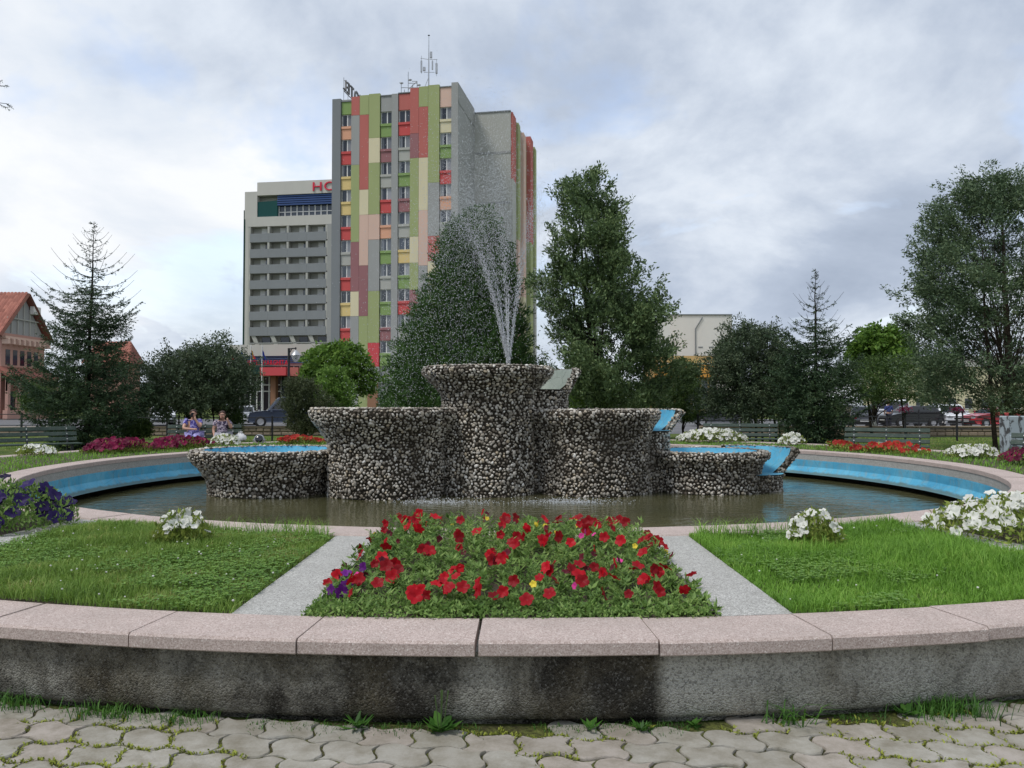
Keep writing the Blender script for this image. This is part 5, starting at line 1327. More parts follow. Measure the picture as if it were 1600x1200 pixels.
def clover(bed, n, name, label, mat, k, thr):
    p = in_bed(n * 3, *bed); p = p[patch(p, 1.3, k) > thr][:n]; n = len(p)
    c = np.repeat(np.stack([p[:, 0], p[:, 1], ZTOP + rng.uniform(.0, .035, n)], 1), 3, 0); a0 = np.repeat(rng.uniform(0, 6.28, n), 3) + np.tile(np.arange(3) * 2.094, n)
    ax = unit(np.stack([np.cos(a0), np.sin(a0), rng.uniform(.1, .5, 3 * n)], 1)); sd = unit(np.cross(ax, np.array([[0, 0, 1.0]])))
    V, F_ = quads(c, ax, sd, .017, .017)
    o = tag(link(name, np_mesh(name, V, F_, M[mat])), label, 'clover', kind='stuff')
    return o


clover(bedL, 5600, 'clover', 'low clover patches in the left grass bed', 'clover', .7, .42)
clover(bedR, 2500, 'clover', 'few clover leaves in the right grass bed', 'clover', 1.9, .62)


def clover_heads(bed, n, label):
    p = in_bed(n, *bed); V = []; Fs = []
    for i, (x, y) in enumerate(p):
        s_ = random.uniform(.004, .008); V.append(ICO_V * np.array([s_, s_, s_ * .85]) + np.array([x, y, ZTOP + random.uniform(.02, .06)])); Fs.append(ICO_F + i * len(ICO_V))
    tag(link('clover_heads', np_mesh('clover_heads', np.concatenate(V), np.concatenate(Fs), M['white'], True)), label, 'clover', kind='stuff')


clover_heads(bedL, 90, 'tiny white clover heads dotted over the left grass bed'); clover_heads(bedR, 26, 'tiny white clover heads dotted over the right grass bed')

# long uncut blades leaning over the pool rim
for (sx, lab) in ((-1, 'long uncut grass blades along the pool rim left of the red petunias'), (1, 'long uncut grass blades along the pool rim right of the red petunias')):
    n = 420; x = sx * (S2 + .06 + np.abs(rng.normal(0, .55, n))); x = np.clip(x, -3.7, 3.4); rr_ = R_RIM + .03 + np.abs(rng.normal(0, .07, n)); y = CY - np.sqrt(rr_ ** 2 - x ** 2)
    V, T = blades(np.stack([x, y, np.full(n, ZTOP - .03)], 1), rng.uniform(.08, .22, n), rng.uniform(.003, .006, n), rng.uniform(.2, 1.1, n))
    tag(link('grass', np_mesh('grass', V, T, M['grassA'])), lab, 'grass', kind='stuff')

# rest of the ring: sparser, bigger tufts seen from afar
n = 26000; a = rng.uniform(0, 2 * np.pi, n); r = np.sqrt(rng.uniform(8.28 ** 2, 10.62 ** 2, n)); p = np.stack([CX + r * np.cos(a), CY + r * np.sin(a)], 1)
near = (p[:, 1] < 9.5) & (np.abs(p[:, 0]) < 4.45); p = p[~near]
V, T = blades(np.column_stack([p, np.full(len(p), ZTOP - .03)]), rng.uniform(.03, .085, len(p)), rng.uniform(.010, .020, len(p)), rng.uniform(.2, 1.0, len(p)))
tag(link('grass', np_mesh('grass', V, T, M['grassA'])), 'green grass in the ring bed around the far side of the pool', 'grass', kind='stuff')
n = 26000; p = np.column_stack([rng.uniform(-22, 24, n), rng.uniform(26, 36, n)]); p = p[np.hypot(p[:, 0] - CX, p[:, 1] - CY) > 13.5]
V, T = blades(np.column_stack([p, np.zeros(len(p))]), rng.uniform(.03, .10, len(p)), rng.uniform(.012, .025, len(p)), rng.uniform(.2, 1.0, len(p)))
tag(link('grass', np_mesh('grass', V, T, M['grassB'])), 'park lawn behind the benches in front of the iron fence', 'grass', kind='stuff')


# ------------------------------------------------------------------ petunias
def bloom_geo(seed, lobes=5):
    g = np.random.default_rng(seed); V = [(0, 0, -.35)]; m = lobes * 4
    for i in range(m):
        a = 2 * math.pi * i / m; V.append((.28 * math.cos(a), .28 * math.sin(a), -.06))
    for i in range(m):
        a = 2 * math.pi * i / m; rr = .93 + .13 * abs(math.cos(a * lobes / 2)) - (.13 if i % 4 == 2 else 0) + g.normal(0, .03); V.append((rr * math.cos(a), rr * math.sin(a), .05 + .10 * math.sin(a * lobes + g.normal(0, .5)) + g.normal(0, .05)))
    F_ = []
    for i in range(m):
        j = (i + 1) % m; F_.append((0, 1 + i, 1 + j)); F_.append((1 + i, 1 + m + i, 1 + m + j)); F_.append((1 + i, 1 + m + j, 1 + j))
    return np.array(V), np.array(F_)


BG_ = [bloom_geo(s_) for s_ in range(4)]
BM = {}


def bloom_mesh(mat, v):
    if (mat, v) not in BM: BM[mat, v] = np_mesh('blossom', BG_[v][0], BG_[v][1], M[mat], True)
    return BM[mat, v]


def rot_to(nv, spin):
    q = Vector(nv).to_track_quat('Z', 'Y'); return (q.to_matrix() @ Matrix.Rotation(spin, 3, 'Z'))


def blossoms(parent, pts, mat, size, single=True, name='blossom'):
    """pts: (position, normal). single: each an object; otherwise one joined part"""
    if single:
        for p, nv in pts:
            o = link('blossom', bloom_mesh(mat, random.randrange(4)), parent); s_ = random.uniform(*size)
            m3 = rot_to(nv, random.uniform(0, 6)); o.matrix_local = Matrix.Translation(Vector(p) - parent.location) @ (m3 * s_).to_4x4()
        return
    Vs = []; Fs = []; b = 0
    for p, nv in pts:
        v, f = BG_[random.randrange(4)]; s_ = random.uniform(*size); m3 = np.array(rot_to(nv, random.uniform(0, 6)))
        Vs.append(v * s_ @ m3.T + np.array(Vector(p) - parent.location)); Fs.append(f + b); b += len(v)
    tag(link('blossoms', np_mesh('blossoms', np.concatenate(Vs), np.concatenate(Fs), M[mat], True), parent), kind='stuff')


def foliage(parent, c, mat, leaf, n_per=1, up=.8, spread=.7, aspect=.34):
    ax = unit(rng.normal(0, spread, c.shape) + np.array([0, 0, up])); l = leaf * rng.uniform(.6, 1.4, len(c))
    V, F_ = quads(c, ax, rand_perp(ax), l, l * aspect, .12)
    tag(link('foliage', np_mesh('foliage', V - np.array(parent.location), F_, M[mat]), parent), kind='stuff')


def main_bed():
    y0 = yc(0, R_BED); t = empty('petunia_bed', (0, 5.0, ZTOP - .03), 0, 'bed of red petunias with mixed yellow and pink blossoms at the front centre', 'flower bed')
    def top(x, y):
        r = np.hypot(x - CX, y - CY); u = (10.66 - r) / 2.4        # 0 at the coping, 1 at the pool
        e = np.clip((1.09 - np.abs(x)) / .30, 0, 1) ** .6
        return .028 + (.018 + .19 * np.clip(u * 1.5, 0, 1) ** 1.15) * e * (.8 + .35 * patch(np.stack([x, y], 1), 1.6, 3)) * np.where(u > .86, np.clip((1.04 - u) / .18, .35, 1), 1)
    bed = (lambda y: -S1 - .0 + 0 * y, lambda y: S1 + 0 * y)
    ns, k = 1500, 19                              # sprigs: leaves set round the upper part of a leaning stem
    p = in_bed(ns, *bed, r1=R_BED - .03); h = top(p[:, 0], p[:, 1]) * rng.uniform(.45, 1.22, ns)
    lean = rng.normal(0, .28, (ns, 2)); q = rng.uniform(.25, 1.0, (ns, k)) ** .7
    base = np.column_stack([p, np.full(ns, ZTOP - .03)])
    stem = np.stack([lean[:, 0] * h, lean[:, 1] * h, h], 1)
    c = (base[:, None] + stem[:, None] * q[..., None]).reshape(-1, 3)
    an = rng.uniform(0, 6.283, ns * k); el = rng.uniform(-.15, .95, ns * k) + (q.ravel() - .6) * .8
    ax = unit(np.stack([np.cos(an), np.sin(an), el], 1)); sz = np.repeat(rng.uniform(.75, 1.3, ns), k); l = .043 * sz * rng.uniform(.5, 1.35, ns * k)
    V, F_ = quads(c, ax, unit(np.cross(ax, np.array([[0, 0, 1.0]]) + rng.normal(0, .35, ax.shape))), l, l * rng.uniform(.22, .42, ns * k), .10)
    tag(link('foliage', np_mesh('foliage', V - np.array(t.location), F_, M['petleaf']), t), kind='stuff')
    p2 = in_bed(5200, *bed, r0=10.30, r1=R_BED + .03); z2 = ZTOP - .02 + rng.uniform(0, .05, len(p2)); c2 = np.column_stack([p2, z2])
    ax = unit(rng.normal(0, .8, c2.shape) + np.array([0, 0, .5])); V, F_ = quads(c2, ax, rand_perp(ax), .022, .013)
    tag(link('edge_foliage', np_mesh('edge_foliage', V - np.array(t.location), F_, M['petleaf']), t), kind='stuff')

    def spots(n, mat, size, rr=(8.35, 10.5), lift=.02, xs=(-1.1, 1.1), face=.55):
        pts = []
        while len(pts) < n:
            x = random.uniform(*xs); r = math.sqrt(random.uniform(rr[0] ** 2, rr[1] ** 2)); y = CY - math.sqrt(r * r - x * x)
            hh = float(top(np.array([x]), np.array([y]))[0]); q = Vector((x, y, ZTOP - .03 + hh + lift + random.uniform(-.01, .025)))
            if any((q - w[0]).length < size[0] * 1.1 for w in pts): continue
            pts.append((q, Vector((random.gauss(0, .65), -face + random.gauss(0, .6), random.uniform(.1, 1.0)))))
        blossoms(t, pts, mat, size)
    spots(72, 'red', (.026, .044), (8.33, 9.5), .025); spots(64, 'red', (.026, .044), (9.4, 10.5), .03); spots(20, 'red', (.028, .042), (10.0, 10.55), .035, (-.95, .95), .9); spots(34, 'darkred', (.016, .030), (8.3, 10.2), .02)
    spots(13, 'yellow', (.014, .021)); spots(9, 'pink', (.016, .023), (8.4, 10.4)); spots(6, 'violet', (.032, .040), (9.9, 10.35), .01, (-1.08, -.86)); spots(3, 'magenta', (.022, .03), (8.3, 8.8))
    # stalks that stand over the back edge
    st = MB()
    for _ in range(46):
        x = random.uniform(-1, 1); y = CY - math.sqrt(8.38 ** 2 - x * x) - random.uniform(0, .5); h = .16 + random.uniform(0, .10)
        st.tube([(x, y, ZTOP - .02), (x + random.gauss(0, .01), y, ZTOP + h * .6), (x + random.gauss(0, .025), y + random.gauss(0, .02), ZTOP + h)], [.0025, .002, .0015], 4)
    o = tag(st.build('stalks', M['stem'], t), kind='stuff'); o.location = -t.location


main_bed()


def clump(name, label, cx, cy, rx, ry, h, mat, nb, size, nleaf, leaf, leafmat_='petleaf2', single=True, z0=ZTOP - .03, group=None, rot=0.0, cover=1.0, cat='flowers'):
    t = empty(name, (cx, cy, z0), 0, label, cat, group); ca, sa = math.cos(rot), math.sin(rot)
    a = rng.uniform(0, 6.283, nleaf); u = np.sqrt(rng.uniform(0, 1, nleaf)); k = np.sqrt(np.clip(1 - u * u * .9, 0, 1))
    lx, ly = rx * u * np.cos(a), ry * u * np.sin(a)
    c = np.column_stack([cx + lx * ca - ly * sa, cy + lx * sa + ly * ca, z0 + h * k * rng.uniform(.05, .95, nleaf) ** .7])
    foliage(t, c, leafmat_, leaf, aspect=.36)
    pts = []
    for _ in range(nb):
        a = random.uniform(0, 6.283); u = math.sqrt(random.random()) * .98; lx, ly = rx * u * math.cos(a), ry * u * math.sin(a)
        z = z0 + h * math.sqrt(max(.06, 1 - u * u * .9)) * random.uniform(1.0 - .35 * cover, 1.08)
        pts.append((Vector((cx + lx * ca - ly * sa, cy + lx * sa + ly * ca, z)), Vector((math.cos(a) * u * .8 + random.gauss(0, .3), math.sin(a) * u * .8 - .45 + random.gauss(0, .3), .75))))
    blossoms(t, pts, mat, size, single)
    return t


q = P(276, 838, 6.05); clump('petunia_clump', 'white petunia clump on the left grass bed by the pool rim', q.x, 6.15, .22, .16, .29, 'white', 32, (.030, .046), 900, .045, 'petleaf2', group='near white petunias')
q = P(1282, 842, 6.0); clump('petunia_clump', 'white petunia clump on the right grass bed by the pool rim', q.x, 6.1, .20, .16, .30, 'white', 28, (.030, .046), 900, .045, 'petleaf2', group='near white petunias')
clump('petunia_clump', 'large white petunia mass at the right edge of the near bed', 4.35, 6.55, .88, .66, .36, 'white', 240, (.034, .050), 4200, .05, 'petleaf2', group='near white petunias')
clump('petunia_clump', 'dark purple petunias at the left edge by the pool rim', -4.55, 6.95, .66, .60, .46, 'purple', 64, (.055, .075), 3600, .05, 'petleaf', cover=1.0)


def ring_strip(name, label, a0, a1, r0, r1, h, mat, nb, size, nleaf, leaf=.07, lm='petleaf2', group=None):
    """flowers along a stretch of the far ring bed, angles in degrees"""
    am = R((a0 + a1) / 2); t = empty(name, (CX + (r0 + r1) / 2 * math.cos(am), CY + (r0 + r1) / 2 * math.sin(am), ZTOP - .03), 0, label, 'flowers', group)
    a = R(a0) + rng.uniform(0, 1, nleaf) * R(a1 - a0); r = rng.uniform(r0, r1, nleaf); c = np.column_stack([CX + r * np.cos(a), CY + r * np.sin(a), ZTOP - .03 + h * rng.uniform(0, .9, nleaf) * (.7 + .4 * np.sin(a * 37))])
    foliage(t, c, lm, leaf, aspect=.4)
    pts = []
    for _ in range(nb):
        a = R(random.uniform(a0, a1)); r = random.uniform(r0, r1); pts.append((Vector((CX + r * math.cos(a), CY + r * math.sin(a), ZTOP - .03 + h * random.uniform(.65, 1.12) * (.8 + .3 * math.sin(a * 37)))), Vector((random.gauss(0, .5), -.7, random.uniform(.2, .9)))))
    blossoms(t, pts, mat, size, False)


def ang(x, D):
    p = P(x, 600, D); return math.degrees(math.atan2(p.y - CY, p.x - CX))


ring_strip('petunia_strip', 'long magenta petunia row in the ring bed under the left spruce', ang(268, 21.2), ang(78, 18.0), 9.3, 10.3, .26, 'magenta', 420, (.05, .075), 3000, group='far flower rows')
ring_strip('petunia_strip', 'orange-red flower row behind the low left bowl', ang(508, 23.6), ang(408, 23.0), 9.4, 10.0, .20, 'orange', 130, (.05, .07), 1600, group='far flower rows')
ring_strip('petunia_strip', 'red flower row in the ring bed before the right green bench', ang(1478, 17.5), ang(1332, 20.0), 9.0, 9.7, .20, 'orange', 70, (.055, .085), 2200, group='far flower rows')
for (x, D_, rx, ry, h, nb, lab) in ((58, 17.0, .42, .3, .24, 60, 'white petunia clump at the left end of the magenta row'), (352, 21.6, .42, .3, .30, 70, 'white petunia clump in front of the second seated woman'), (1112, 23.2, 1.05, .4, .40, 230, 'wide white petunia mass behind the low right bowl'),
                               (1237, 21.6, .36, .3, .33, 60, 'white petunia clump behind the lowest right spout'), (1518, 16.4, .52, .4, .30, 110, 'white petunia clump near the right end of the red row')):
    q = P(x, 600, D_); clump('petunia_clump', lab, q.x, D_, rx, ry, h, 'white', nb, (.045, .07), int(nb * 9), .07, 'petleaf2', False, group='far white petunias')
q = P(1592, 600, 14.6); clump('petunia_clump', 'magenta petunia clump at the right edge beyond the pool', q.x, 14.6, .35, .4, .28, 'magenta', 60, (.05, .07), 700, .06, 'petleaf', False)


# ------------------------------------------------------------------ weeds along the foot of the wall, moss in the joints
def foot(x, dr=.03): r = 10.965 + dr; return Vector((x, CY - math.sqrt(r * r - x * x), .01))


def tuft(name, label, x, n, h, w, lean, mat='weed', dr=.05, rad=.05):
    p = foot(x, dr); c = np.array(p) + rng.normal(0, 1, (n, 3)) * np.array([rad, rad * .5, 0]); V, T = blades(c, h * rng.uniform(.5, 1.2, n), w, lean * rng.uniform(.5, 1.3, n))
    o = empty(name, p, 0, label, 'weed', 'weeds at the foot of the planter wall'); tag(link('blades', np_mesh('blades', V - np.array(p), T, M[mat]), o), kind='stuff')


def rosette(name, label, x, n, l, w, dr=.07, spikes=0):
    p = foot(x, dr); t = empty(name, p, 0, label, 'weed', 'weeds at the foot of the planter wall')
    a = np.arange(n) * 2.4 + rng.normal(0, .2, n); ax = unit(np.stack([np.cos(a), np.sin(a), rng.uniform(.25, 1.1, n)], 1)); sd = unit(np.cross(ax, np.array([[0, 0, 1.0]])))
    V, F_ = quads(np.zeros((n, 3)) + rng.normal(0, .008, (n, 3)) + np.array([0, 0, .012]), ax, sd, l * rng.uniform(.7, 1.2, n), w * rng.uniform(.8, 1.2, n), .05); tag(link('leaves', np_mesh('leaves', V, F_, M['weed']), t), kind='stuff')
    if spikes:
        mb = MB()
        for _ in range(spikes):
            dx, dy, hh = random.gauss(0, .03), random.gauss(0, .02), random.uniform(.12, .2); mb.tube([(dx * .3, dy * .3, 0), (dx * .7, dy * .7, hh * .6), (dx, dy, hh)], [.0018, .0018, .003], 4)
        tag(mb.build('stalks', M['stem'], t), kind='stuff')


def fx(xpx): return (xpx - 800) / FPX * (3.62 + .35 * ((xpx - 800) / 800) ** 2)


rosette('plantain', 'broad-leaved plantain with seed stalks at the wall foot', fx(690), 22, .10, .045, .07, 5)
rosette('weed_rosette', 'small pale dandelion rosette at the wall foot right of centre', fx(1000), 26, .06, .016, .08)
rosette('weed_rosette', 'sprawling leafy weed at the wall foot left of the plantain', fx(560), 20, .09, .02, .05)
rosette('weed_rosette', 'little clover sprout at the wall foot below the clean render', fx(1082), 9, .05, .03, .04)
rosette('weed_rosette', 'little leafy sprout left of the pale dandelion rosette', fx(922), 9, .06, .03, .06)
rosette('weed_rosette', 'clover-like sprout beside the big right grass tuft', fx(1405), 12, .07, .035, .04)
tuft('grass_tuft', 'big bushy grass tuft at the wall foot on the right', fx(1465), 330, .11, .005, .8, rad=.12)
tuft('grass_tuft', 'arching broad grass blades at the wall foot right of centre', fx(1225), 36, .15, .008, 1.3, rad=.06)
tuft('grass_tuft', 'weedy grass tuft at the wall foot far left', fx(40), 110, .10, .005, .9, rad=.08)
tuft('grass_tuft', 'weedy grass tuft at the wall foot on the left', fx(185), 150, .08, .005, .9, rad=.09)
tuft('grass_tuft', 'short grass tuft at the wall foot between the left weeds', fx(300), 110, .07, .004, .9, rad=.08)
n = 4200; x = rng.uniform(-3.3, 3.3, n); r = 10.97 + np.abs(rng.normal(0, .06, n)); k = patch(np.stack([x, r], 1), 2.2, 5) > .55; x, r = x[k], r[k]
V, T = blades(np.stack([x, CY - np.sqrt(r * r - x * x), np.full(len(x), .008)], 1), rng.uniform(.010, .038, len(x)), .0035, rng.uniform(.3, 1.2, len(x)))
tag(link('weeds', np_mesh('weeds', V, T, M['weed'])), 'thin fringe of small weeds along the wall foot', 'weeds', kind='stuff')
# moss: clings to the joint lattice of the pavers
n = 52000; LX, LY = .235, .185; i = rng.integers(-17, 18, n); j = rng.integers(-8, 12, n); lx = i * LX + (j % 2) * LX / 2; ly = j * LY; s_ = rng.uniform(-.5, .5, n); hor = rng.uniform(0, 1, n) < .7
ox = np.where(hor, s_ * LX, -LX / 2 + .02 * np.sin(2 * np.pi * (s_ + .5))); oy = np.where(hor, -LY / 2 + (1 - 2 * (j % 2)) * .02 * np.sin(2 * np.pi * (s_ + .5)), s_ * LY); lx, ly = lx + ox + rng.normal(0, .008, n), ly + oy + rng.normal(0, .008, n)
ca, sa = math.cos(R(-8.5)), math.sin(R(-8.5)); x, y = lx * ca - ly * sa, 3.3 + lx * sa + ly * ca
k = (patch(np.stack([x, y], 1), 1.5, 1.2) + np.where(x < -.6, .22, -.02) > .50) & (np.hypot(x - CX, y - CY) > 11.0); x, y = x[k], y[k]
V, T = blades(np.stack([x, y, np.full(len(x), .015)], 1), rng.uniform(.008, .020, len(x)), .009, rng.uniform(.3, 1.4, len(x)))
tag(link('moss', np_mesh('moss', V, T, M['moss'])), 'yellow-green moss growing in the paver joints', 'moss', kind='stuff')
# ------------------------------------------------------------------ fences, low stone wall
def fence(name, label, p0, p1, h, rails, step, post=.035, rail=.018, cat='fence', group=None):
    a, b = Vector(p0), Vector(p1); d = b - a; L_ = d.length; t = empty(name, a, math.atan2(d.y, d.x), label, cat, group); n = max(1, round(L_ / step))
    pm_ = MB().bbox(-post, post, -post, post, -.05, h, .008).mesh('post', M['black'])
    for i in range(n + 1): link('post', pm_, t, (L_ * i / n, 0, 0))
    for r_ in rails: MB().tube([(0, 0, r_), (L_, 0, r_)], rail, 6).build('rail', M['black'], t)
    return t


fence('iron_fence', 'black iron rail fence on the lawn behind the right green bench', (P(1090, 600, 33).x, 33, 0), (P(1575, 600, 33).x, 33, 0), 1.12, (.18, .50, .85, 1.02), 2.3, group='black iron park fences')
fence('iron_fence', 'black iron rail fence behind the seated women', (P(180, 600, 33).x, 33, 0), (P(590, 600, 33).x, 33, 0), 1.05, (.25, .62, .98), 2.4, group='black iron park fences')
fence('iron_fence', 'black iron rail fence behind the left green bench', (P(-60, 600, 36).x, 36, 0), (P(82, 600, 36).x, 36, 0), 1.15, (.30, .58, .86, 1.08), 1.3, group='black iron park fences')
fence('iron_fence', 'farther black iron rail fence in front of the parked cars at right', (P(1230, 600, 47).x, 47, 0), (P(1640, 600, 47).x, 47, 0), 1.25, (.35, .75, 1.1), 2.6, group='black iron park fences')


def stone_wall(label, x0, x1, D, h, seed):
    st = random.getstate(); random.seed(seed); a, b = P(x0, 600, D).x, P(x1, 600, D).x; t = empty('stone_wall', ((a + b) / 2, D, 0), 0, label, 'wall', 'low stone walls behind the fence'); hw = (b - a) / 2
    MB().box(-hw, hw, .03, .38, -.05, h - .06).build('core', M['f_stone'], t)
    x = -hw; meshes = []
    for k in range(5):
        w, hh = random.uniform(.34, .6), random.uniform(.17, .21); meshes.append((w, hh, MB().bbox(0, w - .02, 0, .10, 0, hh - .02, .03).mesh('stone', M['f_stone'])))
    n = 0
    for row in range(2):
        x = -hw + (.2 if row else 0)
        while x < hw - .6 and n < 145:
            w, hh, me = random.choice(meshes); link('stone', me, t, (x, -.04 + random.uniform(-.015, .015), row * h / 2.15)); x += w; n += 1
    MB().bbox(-hw, hw, -.08, .42, h - .06, h + .02, .02).build('cap', M['f_stone'], t); random.setstate(st)


stone_wall('low tan stone wall behind the right iron fence', 1095, 1580, 38.5, .46, 3)
stone_wall('low grey stone wall behind the seated women and fence', 200, 600, 38.5, .46, 4)
stone_wall('low stone wall behind the left iron fence', -40, 110, 39.5, .40, 5)


# ------------------------------------------------------------------ benches
def bench(label, c, rz, L_, posts=3, seat=True, z=0.0, scale=1.0):
    t = empty('park_bench', (c[0], c[1], z), rz, label, 'bench', 'green slatted park benches')
    sm = MB().bbox(-L_ / 2, L_ / 2, -.022, .022, -.055, .055, .008).mesh('slat', M['bench']); tm = MB().bbox(-L_ / 2, L_ / 2, -.05, .05, -.02, .02, .008).mesh('seat_slat', M['bench'])
    for i, zz in enumerate((.55, .70, .85)): o = link('slat', sm, t, (random.uniform(-.01, .01), .06 + i * .045, zz)); o.rotation_euler.x = -.28
    for i in range(4): link('seat_slat', tm, t, (random.uniform(-.01, .01), -.40 + i * .125, .43))
    for k in range(posts):
        x = -L_ / 2 + .25 + k * (L_ - .5) / (posts - 1)
        p = MB().prism([(-.03, 0), (.03, 0), (.03, .40), (-.03, .40)], -.42, -.36); p.build('leg', M['black'], t, loc=(x, 0, 0))
        MB().tube([(x, .02, 0), (x, .02, .45), (x, .20, .92)], .028, 5).build('leg', M['black'], t); MB().bbox(x - .028, x + .028, -.42, .04, .37, .408, .006).build('bracket', M['black'], t)
        for i, zz in enumerate((.55, .70, .85)): MB().lathe([(.001, .012), (.014, .008), (.016, 0)], 8).build('bolt', M['bolt'], t, True, (x, .06 + i * .045 - .024, zz)).rotation_euler.x = math.pi / 2
    return t


def bspot(x0, x1, D0, D1): a, b = P(x0, 600, D0), P(x1, 600, D1); return ((a.x + b.x) / 2, (a.y + b.y) / 2), math.atan2(b.y - a.y, b.x - a.x), math.hypot(b.x - a.x, b.y - a.y)


c, rz, L_ = bspot(-40, 122, 21.0, 22.8); bench('long green slatted bench at the left edge before the spruce', c, rz, L_, 3, z=-.02)
c, rz, L_ = bspot(262, 378, 23.6, 24.2); WB = bench('green slatted bench that the two women sit on', c, rz, L_, 3); WBR = rz
c, rz, L_ = bspot(1098, 1215, 25.6, 25.0); bench('worn green bench behind the white petunias and low right bowl', c, rz, L_, 3)
c, rz, L_ = bspot(1318, 1452, 22.2, 21.2); bench('green slatted bench right of the pool behind red flowers', c, rz, L_, 3, z=-.04)
c, rz, L_ = bspot(1576, 1700, 17.4, 16.4); bench('weathered grey-green bench at the right edge by the peeling pillar', c, rz, L_, 3, z=-.02)


def pillar():
    p = P(1594, 600, 18.3); t = empty('concrete_pillar', (p.x, 18.3, 0), .1, 'pale grey pillar with peeling paint behind the right edge bench', 'pillar')
    zt = Zat(650, 18.3); MB().bbox(-.32, .32, 0, .3, 0, zt, .02).build('shaft', M['peel'], t); MB().bbox(-.30, .30, -.05, .0, zt * .30, zt * .44, .01).build('lower_board', M['peel'], t); MB().bbox(-.30, .30, -.05, .0, zt * .52, zt * .64, .01).build('upper_board', M['peel'], t)
    p = P(1590, 655, 18.0); a = MB().lathe([(.001, 0), (.035, .005), (.045, .06), (.05, .075), (.001, .07)], 10).build('pot', M['f_brightred'], None, True, (p.x, 18.4, zt)); tag(a, 'small red pot on top of the peeling pillar', 'pot')


pillar()


def post_basket(x, y, D, label):
    p = P(x, y, D); t = empty('flower_basket', p, 0, label, 'flower pot', 'dark flower baskets on fence posts'); MB().lathe([(.001, -.12), (.09, -.12), (.13, .0), (.001, .0)], 12).build('pot', M['black'], t, True)
    a = rng.normal(0, 1, (160, 3)) * np.array([.13, .13, .07]) + np.array([0, 0, .08]); ax = unit(rng.normal(0, 1, a.shape) + np.array([0, 0, .3])); V, F_ = quads(a, ax, rand_perp(ax), .08, .045); link('foliage', np_mesh('foliage', V, F_, M['magenta']), t)


xpost = [P(1090, 600, 33).x + k * (P(1575, 600, 33).x - P(1090, 600, 33).x) / 6 for k in range(7)]
for k, lab in ((4, 'dark flower basket on the fence post right of the spruce'), (5, 'dark purple flower basket on the fence post before the white car')):
    post_basket(800 + xpost[k] / 33 * FPX, 633 + (1.5 - 1.24) / 33 * FPX, 33, lab)


